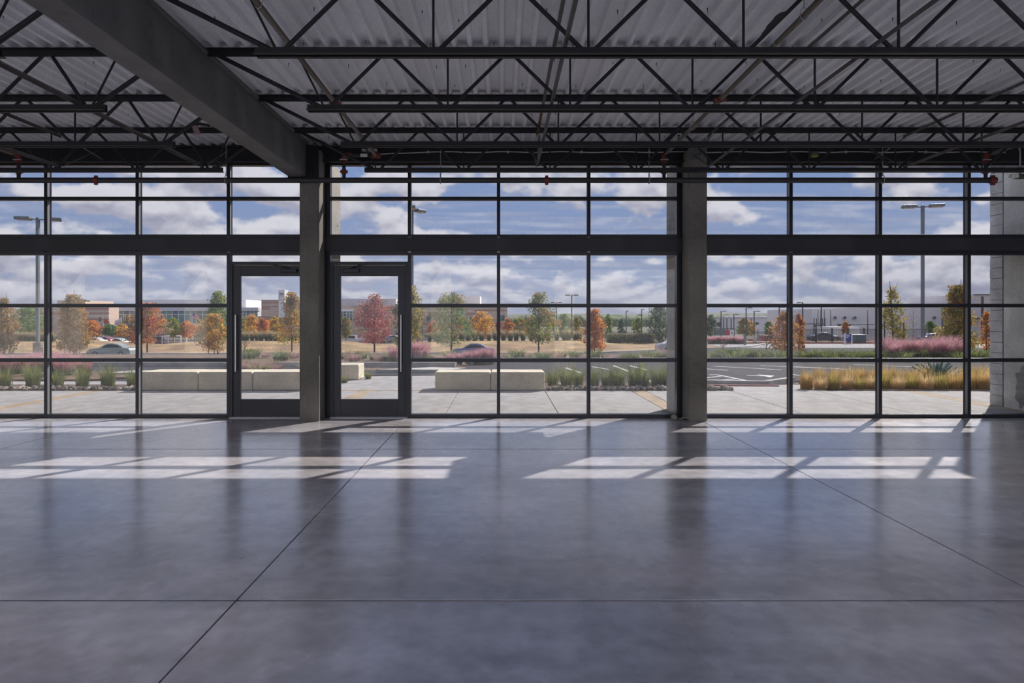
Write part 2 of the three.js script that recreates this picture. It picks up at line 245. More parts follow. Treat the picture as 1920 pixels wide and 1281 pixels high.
function doorLeaf(name, label, x0, x1, hinge) {
  const d = struct(name, label, 'door'), z0 = ZF - 0.02, z1 = ZF - 0.075;
  part('jamb', merge([bx(x0, x0 + 0.045, 0, 2.535, ZF, ZB, 0.002), bx(x1 - 0.045, x1, 0, 2.535, ZF, ZB, 0.002)]), M.frame, d);
  const a = x0 + 0.048, b = x1 - 0.048;
  part('stile', bx(a, a + 0.12, 0.02, 2.53, z0, z1, 0.003), M.frame, d); part('stile', bx(b - 0.12, b, 0.02, 2.53, z0, z1, 0.003), M.frame, d);
  part('top_rail', bx(a + 0.12, b - 0.12, 2.35, 2.53, z0, z1, 0.003), M.frame, d); part('bottom_rail', bx(a + 0.12, b - 0.12, 0.02, 0.31, z0, z1, 0.003), M.frame, d);
  part('pane', bx(a + 0.12, b - 0.12, 0.31, 2.35, z0 - 0.024, z0 - 0.032), M.glass, d);
  part('threshold', bx(x0, x1, 0, 0.015, ZF + 0.03, ZB), M.galv, d);
  const hx = hinge > 0 ? a + 0.06 : b - 0.06, h = part('pull_handle', merge([bar(V(hx, 0.77, z0 + 0.06), V(hx, 1.71, z0 + 0.06), 0.011, 10), bar(V(hx, 0.87, z0), V(hx, 0.87, z0 + 0.06), 0.008, 8), bar(V(hx, 1.61, z0), V(hx, 1.61, z0 + 0.06), 0.008, 8)]), M.chrome, d, 'long brushed metal pull bar');
  const cx = hinge > 0 ? b - 0.3 : a + 0.3; part('door_closer', merge([bx(cx - 0.14, cx + 0.14, 2.41, 2.47, z0, z0 + 0.05, 0.008), flatBar(V(cx, 2.48, z0 + 0.03), V(cx - hinge * 0.16, 2.52, z0 + 0.16), 0.025, 0.008), flatBar(V(cx - hinge * 0.16, 2.52, z0 + 0.16), V(cx - hinge * 0.32, 2.54, z0 + 0.02), 0.02, 0.008)]), M.frame, d); return h;
}
doorLeaf('door_1', 'black framed glass door left of the girder column', -4.504, -3.18, 1);
doorLeaf('door_2', 'black framed glass door right of the girder column', -2.842, -1.556, -1);
// deep header band between the lower and upper lights, one length to each bay
for (const [i, a, b, t] of [[1, -9.12, -3.09, 'left'], [2, -2.932, 2.985, 'centre'], [3, 3.295, 9.17, 'right'], [4, -15.3, -9.45, 'far left'], [5, 9.5, 15.5, 'far right'], [6, -21.6, -15.6, 'end']]) {
  const o = struct('trim_' + i, 'dark steel header band across the ' + t + ' window bay', 'trim'); part('channel', merge([bx(a, b, 2.766, 2.984, ZF - 0.005, ZB), bx(a, b, 2.766, 2.774, ZF + 0.045, ZF), bx(a, b, 2.976, 2.984, ZF + 0.045, ZF), bx(a, b, 2.774, 2.976, ZF + 0.012, ZF)]), M.band, o);
}
// sun canopy outside, tucked behind the header band
{ const o = struct('canopy', 'flat dark metal sun canopy over the pavement outside the windows', 'canopy'); for (const [a, b] of [[-21.6, -15.7], [-15.2, -9.5], [-9.05, -3.3], [-2.9, 2.98], [3.34, 9.3], [9.75, 15.5]]) part('canopy_panel', bx(a, b, 2.885, 2.98, ZB - 0.01, -12.9, 0.01), M.band, o); }
// steel beam that carries the deck along the window wall
for (const [i, a, b, t] of [[0, -21.6, -3.0, 'left of'], [1, -2.95, 15.5, 'right of']]) {
  const o = struct('perimeter_beam', 'dark steel beam under the deck along the window wall, ' + t + ' the girder column', 'beam');
  part('web', bx(a, b, 4.235, 4.455, -11.27, -11.255), M.steel, o); part('flange', bx(a, b, 4.455, 4.475, -11.36, -11.16), M.steel, o); part('flange', bx(a, b, 4.215, 4.235, -11.36, -11.16), M.steel, o);
}
{ const o = struct('wall_front', 'insulated parapet strip above the window heads', 'wall'); part('panel', bx(ROOM.x0, ROOM.x1, 4.255, DECK + 0.05, -11.37, -11.45), M.roof, o); }
{ // grey roof girder over the left column
  const o = thing('roof_girder', 'long grey steel roof girder running to the concrete column', 'girder');
  part('box_section', bx(-3.40, -3.125, 3.91, 4.44, 11.4, -10.90, 0.008), M.greySteel, o); part('top_plate', bx(-3.44, -3.085, 4.44, 4.475, 11.4, -10.90, 0.004), M.greySteel, o); part('end_plate', bx(-3.42, -3.105, 3.9, 4.44, -10.905, -10.92), M.steel, o);
}
// ---------------------------------------------------------------- open-web joists
const YB = 3.876, YT = 4.452;
const angleL = (xa, xb, y, z, s, up) => [bx(xa, xb, up ? y : y - 0.006, up ? y + 0.006 : y, z + s * 0.012, z + s * 0.066), bx(xa, xb, up ? y : y - 0.066, up ? y + 0.066 : y, z + s * 0.012, z + s * 0.018)];
function joist(d, side, label) {
  const o = thing('roof_joist', label, 'roof joist', [0, 0, 0], 'open-web roof joists ' + (side > 0 ? 'right' : 'left') + ' of the girder'), z = -d;
  const x0 = side > 0 ? -3.1 : -3.43, x1 = side > 0 ? 9.1 : -15.5, bn = [], tn = [];
  if (side > 0) for (let k = 0; k < 9; k++) { bn.push(-1.86 + 1.29 * k); if (k < 8) tn.push(-1.215 + 1.29 * k); }
  else { bn.push(-4.34); tn.push(-4.79); for (let k = 0; k < 8; k++) { bn.push(-5.44 - 1.29 * k); if (k < 7) tn.push(-6.085 - 1.29 * k); } }
  const b0 = side > 0 ? -2.05 : -4.17, b1 = side > 0 ? 8.65 : -14.7, lo = Math.min, hi = Math.max;
  part('top_chord', merge([...angleL(lo(x0, x1), hi(x0, x1), DECK - 0.003, z, 1, false), ...angleL(lo(x0, x1), hi(x0, x1), DECK - 0.003, z, -1, false)]), M.steel, o);
  part('bottom_chord', merge([...angleL(lo(b0, b1), hi(b0, b1), YB - 0.035, z, 1, true), ...angleL(lo(b0, b1), hi(b0, b1), YB - 0.035, z, -1, true)]), M.steel, o);
  const web = (a, ya, b, yb, r) => part('web', bar(V(a, ya, z), V(b, yb, z), r, 6), M.steel, o), e = side * 0.035;
  bn.forEach((b, i) => {
    if (tn[i] !== undefined) web(b + e, YB, tn[i] - e * 0.7, YT, 0.019);
    if (i > 0) { web(tn[i - 1] + e * 0.7, YT, b - e, YB, 0.019); web(b, YB, b, YT, 0.0115); }
  });
  web(bn[0] - e, YB, x0 + side * 0.06, YT, 0.024); web(bn[0] - e * 0.3, YB, bn[0] - side * 0.3, YT, 0.0115);
  const be = bn[bn.length - 1]; web(be + e, YB, x1 - side * 0.06, YT, 0.024);
  return o;
}
const JD = [10.2, 8.7, 7.2, 5.68, 4.15], JW = ['next to the window wall beam', 'second from the window wall beam', 'third from the window wall beam', 'fourth from the window wall beam', 'fifth from the window wall beam'];
JD.forEach((d, i) => { const jr = joist(d, 1, 'black open-web roof joist right of the girder, ' + JW[i]); if (i === 3) part('torn_wrap', new THREE.ExtrudeGeometry(new THREE.Shape([[2.14, 3.97], [2.36, 4.187], [2.345, 4.20], [2.30, 4.185], [2.27, 4.165], [2.235, 4.12], [2.20, 4.085], [2.185, 4.055], [2.16, 4.025], [2.14, 3.99]].map(([x, y]) => new THREE.Vector2(x, y))), { depth: 0.012, bevelEnabled: false }).translate(0, 0, -d + 0.012), M.black, jr, 'torn black wrap hanging on a web bar'); joist(d, -1, 'black open-web roof joist left of the girder, ' + JW[i]); });
// bridging angles that tie the joists, with sloping end braces to the wall beam
for (const [x, t] of [[0.53, 'over the middle of the centre window bay'], [3.1, 'in line with the right column'], [6.04, 'over the right window bay'], [-4.46, 'just left of the girder'], [-6.6, 'over the left window bay']]) {
  for (const top of x === -4.46 ? [false] : [true, false]) {
    const o = thing('joist_bridging', (top ? 'upper' : 'lower') + ' grey bridging angle ' + t, 'bridging', [0, 0, 0], 'bridging angles across the joists'), y = top ? YT - 0.055 : YB + 0.062;
    const rusty = top && x === 0.53;
    if (rusty) { part('angle_bar', merge([bx(x - 0.02, x + 0.018, y - 0.003, y, -3.6, -8.75), bx(x - 0.02, x - 0.016, y - 0.04, y, -3.6, -8.75)]), M.angle, o); part('rusty_length', merge([bx(x - 0.02, x + 0.018, y - 0.003, y, -8.75, -10.2), bx(x - 0.02, x - 0.016, y - 0.04, y, -8.75, -10.2)]), M.rust, o, 'orange rusty length of angle'); }
    else part('angle_bar', merge([bx(x - 0.02, x + 0.018, y - 0.003, y, -3.6, -10.25), bx(x - 0.02, x - 0.016, y - 0.04, y, -3.6, -10.25)]), M.angle, o);
    if (!top) part('end_brace', flatBar(V(x + 0.01, YB + 0.05, -10.22), V(x - 0.03, x === 3.1 ? 4.26 : 4.40, x === 3.1 ? -10.92 : -11.2), 0.038, 0.004), M.angle, o);
    else part('end_brace', flatBar(V(x + 0.03, YT - 0.06, -10.22), V(x + 0.06, 4.25, x === 3.1 ? -10.92 : -11.2), 0.032, 0.004), M.angle, o);
  }
}
// ---------------------------------------------------------------- sprinkler pipes
const PZ = -10.85, PY = 3.847, BY = 4.237;
const ringX = (x, y, z, r, w, m, parent, name = 'coupling') => part(name, merge([bar(V(x - w, y, z), V(x + w, y, z), r, 14), bx(x - w * 0.7, x + w * 0.7, y - r - 0.025, y - r + 0.006, z - 0.014, z + 0.014), bx(x - w * 0.7, x + w * 0.7, y + r - 0.006, y + r + 0.025, z - 0.014, z + 0.014)]), m, parent);
{
  const o = thing('sprinkler_main_pipe', 'dark sprinkler main pipe running level across the windows', 'pipe');
  part('pipe', bar(V(-16, PY, PZ), V(7.8, PY, PZ), 0.043, 18), M.pipeDark, o);
  ringX(X(180, 10.85), PY, PZ, 0.049, 0.035, M.red, o); ringX(X(1025, 10.85), PY, PZ, 0.049, 0.035, M.red, o);
  ringX(7.80, PY, PZ, 0.053, 0.05, M.red, o, 'end_cap');
}
const elbow = (x, sgn) => new THREE.TubeGeometry(new THREE.CatmullRomCurve3([V(x, BY - 0.12, PZ), V(x, BY - 0.03, PZ), V(x + sgn * 0.03, BY, PZ), V(x + sgn * 0.13, BY, PZ)]), 10, 0.042, 12);
const elbowZ = (x) => new THREE.TubeGeometry(new THREE.CatmullRomCurve3([V(x, BY - 0.12, PZ), V(x, BY - 0.03, PZ), V(x, BY, PZ + 0.03), V(x, BY, PZ + 0.13)]), 10, 0.042, 12);
for (const [px, bxr, t] of [[35, null, 'above the left window bay'], [645, -2.0, 'next to the girder column'], [1245, null, 'left of the right column'], [1848, null, 'near the wing wall end of the main']]) {
  const x = X(px, 10.85), o = thing('sprinkler_riser', 'short sprinkler riser with red fittings ' + t, 'riser', [0, 0, 0], 'sprinkler risers on the main pipe');
  part('pipe', bar(V(x, PY, PZ), V(x, BY - 0.1, PZ), 0.028, 14), M.pipeDark, o);
  part('flange', merge([bar(V(x, PY + 0.12, PZ), V(x, PY + 0.15, PZ), 0.062, 14), bar(V(x, PY + 0.10, PZ), V(x, PY + 0.17, PZ), 0.04, 12)]), M.red, o, 'red flange');
  part('elbow', bxr === null ? elbowZ(x) : elbow(x, 1), M.red, o, 'red elbow');
  part('bolt', merge([bar(V(x - 0.06, BY - 0.07, PZ + 0.02), V(x + 0.06, BY - 0.07, PZ + 0.02), 0.008, 6), bar(V(x - 0.06, BY - 0.07, PZ + 0.05), V(x + 0.06, BY - 0.07, PZ + 0.05), 0.008, 6)]), M.galv, o);
  if (bxr !== null) { part('cross_pipe', bar(V(x + 0.13, BY, PZ), V(bxr, BY, PZ), 0.026, 12), M.pipeDark, o); part('tee', bar(V(bxr - 0.07, BY, PZ), V(bxr + 0.07, BY, PZ), 0.044, 12), M.red, o, 'red tee fitting'); part('tag', bx(bxr - 0.24, bxr - 0.13, BY - 0.03, BY + 0.02, PZ + 0.04, PZ + 0.045), M.white, o, 'small white paper tag'); }
}
function branch(x, label, couplings, heads, rings) {
  const o = thing('sprinkler_branch_pipe', label, 'pipe', [0, 0, 0], 'sprinkler branch pipes');
  part('pipe', bar(V(x, BY, PZ + 0.04), V(x, BY, 3), 0.027, 14), M.pipe, o);
  for (const z of couplings) part('coupling', merge([bar(V(x, BY, z - 0.03), V(x, BY, z + 0.03), 0.04, 12), bx(x - 0.07, x + 0.07, BY - 0.012, BY + 0.012, z - 0.022, z + 0.022)]), M.red, o, 'red pipe coupling');
  for (const z of [-9.1, -6.4]) part('pipe_joint', bar(V(x, BY, z - 0.004), V(x, BY, z + 0.004), 0.0295, 14), M.galv, o);
  for (const z of heads) part('sprinkler_head', merge([bar(V(x, BY, z), V(x, BY + 0.09, z), 0.009, 8), bar(V(x, BY + 0.075, z), V(x, BY + 0.08, z), 0.024, 10), bar(V(x, BY, z), V(x, BY + 0.04, z), 0.018, 8)]), M.pipeDark, o);
  for (const z of rings) { const t = new THREE.TorusGeometry(0.042, 0.004, 6, 18).scale(0.8, 1.25, 1).translate(x, BY + 0.014, z); part('hanger', merge([t, bar(V(x, BY + 0.066, z), V(x, DECK, z), 0.005, 6)]), M.galv, o, 'galvanised ring hanger on a rod'); }
}
branch(X(1245, 10.85), 'brown sprinkler branch pipe left of the right column', [-8.05], [-9.95], [-5.82, -9.2]);
branch(-2.0, 'grey sprinkler branch pipe beside the girder', [-8.2], [-9.95], [-5.6, -8.4]);
branch(X(1848, 10.85), 'sprinkler branch pipe above the wing wall end', [-8.4], [-9.8], [-9.3]);
branch(X(35, 10.85), 'sprinkler branch pipe above the left window bay', [-8.4], [-9.8], [-9.3]);
for (const [px, t] of [[424, 'left of the girder'], [826, 'over the left pane of the centre bay'], [1217, 'over the right pane of the centre bay'], [1655, 'over the right window bay']]) {
  const x = X(px, 10.85), o = thing('pipe_hanger', 'thin rod hanger holding the sprinkler main ' + t, 'hanger', [0, 0, 0], 'rod hangers on the main pipe');
  part('rod', bar(V(x, PY + 0.09, PZ), V(x, DECK, PZ), 0.0055, 6), M.galv, o); part('ring', new THREE.TorusGeometry(0.055, 0.006, 6, 18).rotateY(Math.PI / 2).scale(1, 1.2, 1).translate(x, PY + 0.008, PZ), M.galv, o); part('nut', bar(V(x, PY + 0.07, PZ), V(x, PY + 0.11, PZ), 0.011, 6), M.galv, o);
}
// ---------------------------------------------------------------- small fittings in the room
{ const y = 4.36, z = -11.12, pts = []; for (let i = 0; i <= 40; i++) { const x = mix(-2.1, 8.2, i / 40); pts.push(V(x, y + Math.sin(i * 1.7) * 0.008 + (i < 3 ? -0.05 + i * 0.017 : 0), z)); }
  const o = thing('conduit_run', 'thin grey electrical conduit clipped along the window wall beam', 'conduit'); part('tube', new THREE.TubeGeometry(new THREE.CatmullRomCurve3(pts), 120, 0.010, 6), M.galv, o);
  for (const x of [-1.2, 0.1, 1.3, 2.4, 3.9, 5.6, 6.9]) part('clip', bx(x - 0.015, x + 0.015, y - 0.02, y + 0.02, z - 0.015, z + 0.015), M.galv, o); }
{ const x = X(1527, 11.1), o = thing('junction_box', 'small junction box with a yellow green underside on the wall beam', 'junction box'); part('box', bx(x - 0.055, x + 0.055, 4.30, 4.36, -11.15, -11.06, 0.006), M.angle, o); part('cover', bx(x - 0.06, x + 0.05, 4.275, 4.30, -11.15, -11.05, 0.008), std(lin(0.26, 0.27, 0.05), 0.6), o, 'yellow green plastic cover'); }
{ const x = X(685, 11.0), o = thing('wall_tag', 'pale rectangular box on the window wall beam beside the girder column', 'box'); part('body', bx(x - 0.08, x + 0.17, 4.375, 4.41, -11.2, -11.1, 0.005), M.galv, o); }
{ // exit light fitting hanging at the right edge
  const x = X(1912, 10.5), o = thing('emergency_light', 'dark green twin-head emergency light hanging by the wing wall', 'emergency light'), z = -10.5;
  part('conduit', new THREE.TubeGeometry(new THREE.CatmullRomCurve3([V(x - 0.08, 4.47, z), V(x - 0.07, 4.42, z), V(x - 0.0, 4.24, z), V(x + 0.005, 4.15, z), V(x + 0.005, 3.86, z)]), 16, 0.012, 8), M.galv, o);
  part('housing', bx(x - 0.06, x + 0.12, 3.80, 3.87, z - 0.05, z + 0.05, 0.01), std(lin(0.05, 0.08, 0.04), 0.5), o); part('lamp_head', merge([bar(V(x - 0.15, 3.83, z + 0.02), V(x - 0.15, 3.83, z + 0.07), 0.032, 12), bar(V(x - 0.09, 3.83, z + 0.02), V(x - 0.09, 3.83, z + 0.07), 0.032, 12), bx(x - 0.16, x - 0.06, 3.82, 3.84, z - 0.02, z + 0.02)]), M.white, o, 'white round lamp heads');
}
{ // paper tag taped under the girder
  const d = 8.95, x = X(368, d), y = Y(240, d), o = thing('paper_tag', 'pinkish paper tag strapped under the girder with black tape', 'tag');
  part('strap', merge([bx(x - 0.035, x + 0.03, y + 0.03, y + 0.075, -d - 0.02, -d + 0.02, 0.01), flatBar(V(x, y + 0.06, -d), V(x + 0.17, y + 0.03, -d), 0.06, 0.03), flatBar(V(x + 0.1, y + 0.045, -d), V(x + 0.62, YB + 0.16, -d + 0.2), 0.006, 0.006)]), M.black, o);
  const g = new THREE.BoxGeometry(0.075, 0.115, 0.02, 1, 4, 1), p = g.attributes.position; for (let i = 0; i < p.count; i++) p.setX(i, p.getX(i) - p.getY(i) * 0.35); g.translate(x + 0.005, y - 0.03, -d + 0.01); g.computeVertexNormals(); part('paper', g, std(lin(0.36, 0.25, 0.25), 0.9), o, 'pinkish folded paper');
}
{ // taped cable end lying by the right column
  const x = 2.93, z = -11.08, o = thing('cable_bundle', 'short pale cable bundle with a taped plug by the column foot', 'cable'), r = rng(8);
  for (let k = 0; k < 4; k++) { const pts = []; for (let i = 0; i < 7; i++) pts.push(V(x - 0.12 + i * 0.042 + (r() - 0.5) * 0.05, 0.016 + r() * 0.03, z + 0.02 + (r() - 0.5) * 0.09 + i * 0.012)); part('cable', new THREE.TubeGeometry(new THREE.CatmullRomCurve3(pts), 30, 0.009, 6), k % 2 ? std(lin(0.33, 0.31, 0.27), 0.7) : M.black, o); }
  const s = new THREE.IcosahedronGeometry(0.05, 2), p = s.attributes.position; for (let i = 0; i < p.count; i++) { const k = 1 + (vnoise(p.getX(i) * 60 + 9, p.getY(i) * 60 + p.getZ(i) * 40, 3) - 0.5) * 0.5; p.setXYZ(i, p.getX(i) * k, p.getY(i) * k * 0.9, p.getZ(i) * k); } s.computeVertexNormals(); s.translate(x - 0.14, 0.05, z + 0.02); part('plug', s, std(lin(0.36, 0.33, 0.27), 0.9), o, 'pale crumpled taped plug');
}

// ================================================================ OUTSIDE
// land: level by the building, falling to a road 70 m away, a lawn bank beyond it, car parks and buildings lower down
function GH(x, d) {
  const R = mix(-2.65, -1.95, ss(5, 28, x)), t = ss(29, 66, d), far = ss(103, 128, d);
  let rise = 1.05 - 0.75 * Math.exp(-(((x + 18) / 6.5) ** 2)) - 0.8 * Math.exp(-(((x + 53) / 7) ** 2)); rise = mix(rise, 0.05, ss(9, 20, x));
  return mix(R * t, -3.8, far) + rise * ss(82.5, 97, d) * (1 - far);
}
function land(name, label, cat, d0, d1, nd, xr, nx, mat, lift = 0, xl = null) {
  const pos = [], uv = [], idx = [];
  for (let i = 0; i <= nd; i++) { const d = d0 * Math.pow(d1 / d0, i / nd), [a, b] = xl ? xl(d) : [-xr(d), xr(d)]; for (let k = 0; k <= nx; k++) { const x = mix(a, b, k / nx); pos.push(x, GH(x, d) + lift, -d); uv.push(x, -d); } }
  for (let i = 0; i < nd; i++) for (let k = 0; k < nx; k++) { const a = i * (nx + 1) + k, b = a + nx + 1; idx.push(a, a + 1, b, a + 1, b + 1, b); }
  const g = new THREE.BufferGeometry(); g.setAttribute('position', new THREE.Float32BufferAttribute(pos, 3)); g.setAttribute('uv', new THREE.Float32BufferAttribute(uv, 2)); g.setIndex(idx); g.computeVertexNormals();
  const m = solo(name, g, mat, label, cat, null, 'structure'); return m;
}
land('planting_soil', 'brown planting soil beyond the car park edge', 'ground', 15.4, 58, 40, (d) => d + 20, 60, M.soil, -0.03);
land('lawn', 'dry tan grass bank across the road', 'lawn', 57.5, 128, 60, (d) => d + 30, 120, M.lawn, 0);
land('field', 'dull green brown land far behind the buildings', 'field', 127, 2600, 30, (d) => d * 1.3, 30, M.field, -0.02);
land('road', 'grey asphalt road below the lawn bank', 'road', 62, 80, 10, (d) => 95, 90, M.asphalt, 0.05);
land('far_parking_lot', 'grey car park behind the lawn bank', 'parking lot', 128, 168, 8, null, 30, M.asphalt, 0.03, () => [-110, 2]);
land('service_drive', 'pale drive beyond the road on the right', 'drive', 81, 93, 8, null, 20, std(lin(0.33, 0.32, 0.33), 0.9, 0, { map: grainMap }), 0.03, (d) => [27, 75]);
function kerb(name, label, cat, mat, pts, w, h, y0 = 0) {           // a kerb that follows the land along a run of [x, d]
  const gs = []; for (let i = 0; i < pts.length - 1; i++) { const [x0, a] = pts[i], [x1, b] = pts[i + 1], n = Math.max(1, Math.round(Math.hypot(x1 - x0, b - a) / 6)); for (let k = 0; k < n; k++) { const p = V(mix(x0, x1, k / n), 0, -mix(a, b, k / n)), q = V(mix(x0, x1, (k + 1) / n), 0, -mix(a, b, (k + 1) / n)); p.y = GH(p.x, -p.z) + y0 + h / 2 - 0.05; q.y = GH(q.x, -q.z) + y0 + h / 2 - 0.05; gs.push(flatBar(p, q, w, h + 0.1)); } }
  return solo(name, merge(gs), mat, label, cat, null, 'structure');
}
kerb('road_kerb', 'pale concrete kerb along the far side of the road', 'kerb', M.curb, [[-95, 80.3], [26, 80.3], [30, 83], [36, 93]], 0.5, 0.16);
kerb('red_kerb', 'red painted kerb along the far side of the drive', 'kerb', M.redCurb, [[30, 93.3], [36, 94], [58, 94], [66, 93], [75, 93]], 0.4, 0.2);
// distant wooded hills
{ const pos = [], idx = [], n = 120; for (let i = 0; i <= n; i++) { const x = mix(-2200, 2200, i / n), t = 1.66 + 2300 * 0.0017 + 2300 * 0.0085 * fbm(i * 0.09 + 3, 0.5, 9, 4) * ss(-800, 300, x) + (x > 900 ? 9 * ss(900, 1150, x) : 0); pos.push(x, -8, -2250, x, t, -2300, x, -8, -2700); }
  for (let i = 0; i < n; i++) for (const k of [0, 1]) { const a = i * 3 + k, b = a + 3; idx.push(a, b, a + 1, b, b + 1, a + 1); }
  const g = new THREE.BufferGeometry(); g.setAttribute('position', new THREE.Float32BufferAttribute(pos, 3)); g.setIndex(idx); g.computeVertexNormals(); solo('hills', g, std(lin(0.15, 0.16, 0.13), 1), 'low wooded hills on the horizon', 'hills', null, 'structure'); }

{ // pavement slabs outside the glass, crossed by tan bands on the column lines
  const p = struct('pavement', 'pale concrete pavement slabs outside the windows with tan bands', 'pavement');
  part('bedding', bx(-26, 26, -0.4, -0.03, -11.44, -15.6), M.jointDark, p);
  const bands = [-15.45, -9.2, -3.1, 3.1, 9.25, 15.5], z0 = -11.45, z1 = -15.52, g = 0.006;
  for (const x of bands) for (let k = 0; k < 3; k++) part('tan_band', bx(x - 0.165 + g, x + 0.165 - g, -0.15, 0, mix(z0, z1, k / 3) - g, mix(z0, z1, (k + 1) / 3) + g, 0.006), M.tan, p);
  for (let i = 0; i < bands.length - 1; i++) { const a = bands[i] + 0.165, b = bands[i + 1] - 0.165; for (let k = 0; k < 3; k++) for (let j = 0; j < 2; j++) part('slab', bx(mix(a, b, k / 3) + g, mix(a, b, (k + 1) / 3) - g, -0.15, 0, mix(z0, z1, j / 2) - g, mix(z0, z1, (j + 1) / 2) + g, 0.006), M.walk, p); }
  for (const [a, b] of [[-26, -15.62], [15.67, 26]]) part('slab', bx(a, b, -0.15, 0, z0, z1), M.walk, p);
}
{ // apron that leads from the right-hand door out to the road crossing
  const p = struct('pavement_apron', 'concrete walk leading from the right door past the stone benches', 'pavement');
  const poly = (pts, y0, y1) => { const s = new THREE.Shape(pts.map(([x, d]) => new THREE.Vector2(x, d))); return triUV(clean(new THREE.ExtrudeGeometry(s, { depth: y1 - y0, bevelEnabled: false }).rotateX(-Math.PI / 2).translate(0, y0, 0))); };
  part('slab', poly([[-4.4, 15.53], [-1.55, 15.53], [-1.55, 17.2], [-4.2, 17.2]], -0.12, 0), M.walk, p);
  part('slab', poly([[-4.2, 17.21], [-1.55, 17.21], [-1.45, 19.6], [-3.9, 19.4]], -0.12, 0), M.walk, p);
  part('tan_band', poly([[-4.6, 15.53], [-1.3, 15.53], [-1.3, 15.7], [-4.6, 15.7]], -0.1, 0.004), M.tan, p);
  part('kerb_ramp', poly([[-3.8, 20.6], [-2.2, 21.6], [-1.1, 21.2], [-1.6, 20.5]], -0.1, 0.10), M.curb, p);
  part('slab', poly([[-14, 16.9], [-7.4, 16.9], [-7.4, 17.7], [-14, 17.7]], -0.12, 0.01), M.walk, p);
  part('kerb_ramp', poly([[-11.4, 19.4], [-8.4, 19.9], [-8.4, 20.4], [-11, 20.4]], -0.1, 0.09), M.curb, p);
}
{ // parking lot and its painted lines
  const o = struct('parking_lot', 'dark asphalt car park outside with white bay lines and an arrow', 'parking lot'), y = 0.0;
  const poly = (pts, y0, y1) => { const s = new THREE.Shape(pts.map(([x, d]) => new THREE.Vector2(x, d))); return triUV(clean(new THREE.ExtrudeGeometry(s, { depth: y1 - y0, bevelEnabled: false }).rotateX(-Math.PI / 2).translate(0, y0, 0))); };
  part('asphalt', poly([[-1.2, 17.9], [4.3, 17.4], [6.6, 16.9], [7.6, 17.9], [10.5, 19.2], [32, 19.2], [32, 25.6], [-1.2, 25.6], [-1.2, 21.6]], -0.2, y), M.asphalt, o);
  part('asphalt', poly([[-26, 17.75], [-7.4, 17.75], [-7.4, 19.7], [-1.4, 19.7], [-1.3, 20.5], [-8, 23.2], [-26, 23.2]], -0.2, y + 0.002), M.asphalt, o);
  const line = (p1, r1, p2, r2, w = 0.1) => { const a = FD(r1), b = FD(r2); part('bay_line', flatBar(V(X(p1, a), y + 0.004, -a), V(X(p2, b), y + 0.004, -b), w, 0.006), M.paintLine, o); };
  line(1330, 703.4, 1346, 703.2); line(1345, 703.2, 1438, 722); line(1322, 709, 1352, 706.2); line(1322, 716.5, 1378, 711); line(1338, 723, 1408, 716.2);
  line(1318, 691.5, 1364, 695); line(1338, 687, 1466, 694); line(1425, 686, 1560, 691.5); line(1485, 702.8, 1562, 712); line(1490, 688, 1590, 693); line(1110, 688, 1140, 693); line(1060, 690, 1090, 700); line(1180, 686, 1212, 694); line(1150, 686, 1190, 701); line(1600, 684, 1760, 690);
  { const a = FD(704.2), b = FD(705.4), x0 = X(1400, a), x1 = X(1432, b), x2 = X(1453, b), d = (a + b) / 2; part('arrow', merge([flatBar(V(x0, y + 0.004, -a), V(x1, y + 0.004, -b), 0.14, 0.006), clean(new THREE.ExtrudeGeometry(new THREE.Shape([new THREE.Vector2(x1, b - 0.45), new THREE.Vector2(x2, b + 0.05), new THREE.Vector2(x1, b + 0.5)]), { depth: 0.006, bevelEnabled: false }).rotateX(-Math.PI / 2).translate(0, y, 0))]), M.paintLine, o); }
}
const k1 = solo('parking_kerb', merge([flatBar(V(4.2, 0.02, -17.35), V(6.55, 0.02, -16.85), 0.16, 0.16), flatBar(V(6.55, 0.03, -16.85), V(7.6, 0.03, -17.85), 0.15, 0.16)]), M.curb, 'pale kerb where the pavement meets the hatched bay', 'kerb', null, 'structure');
solo('fire_lane_kerb', flatBar(V(4.2, 0.0, -16.75), V(6.7, 0.0, -16.55), 0.14, 0.05), M.redCurb, 'red painted kerb strip in front of the hatched bay', 'kerb', null, 'structure');
solo('bay_pavement', bx(4.0, 7.4, -0.15, -0.001, -15.53, -16.9), M.walk, 'pale pavement strip beside the red kerb', 'pavement', null, 'structure');
solo('far_side_kerb', merge([flatBar(V(-1.2, 0.05, -25.7), V(32, 0.05, -25.7), 0.18, 0.2), flatBar(V(-26, 0.05, -23.35), V(-1.6, 0.05, -23.35), 0.18, 0.18)]), M.curb, 'pale kerb along the far edge of the car park', 'kerb', null, 'structure');
// planting beds beside the pavement
const bed = (name, label, pts, mat, y) => { const s = new THREE.Shape(pts.map(([x, d]) => new THREE.Vector2(x, d))); return solo(name, triUV(clean(new THREE.ExtrudeGeometry(s, { depth: 0.2, bevelEnabled: false }).rotateX(-Math.PI / 2).translate(0, y - 0.2, 0))), mat, label, 'planting bed', null, 'structure'); };
bed('planting_bed', 'dark mulch bed beside the centre bench', [[0.9, 15.53], [4.0, 15.53], [4.0, 17.3], [0.9, 17.8], [-1.5, 18.2], [-1.5, 16.4], [0.9, 16.4]], M.mulch, 0.01);
bed('planting_bed', 'brown mulch bed under the golden grasses', [[7.3, 16.1], [8, 15.53], [26, 15.53], [26, 19.1], [10.5, 19.1], [7.7, 17.7]], M.soil, 0.02);
bed('planting_bed', 'mulch bed under the green grasses left of the benches', [[-26, 15.53], [-4.5, 15.53], [-4.2, 16.85], [-26, 16.85]], M.mulch, 0.015);
bed('planting_bed', 'mulch island with pink grasses by the left drive', [[-26, 17.8], [-10.8, 17.8], [-10.2, 18.6], [-11, 20.6], [-26, 22]], M.soil, 0.05);
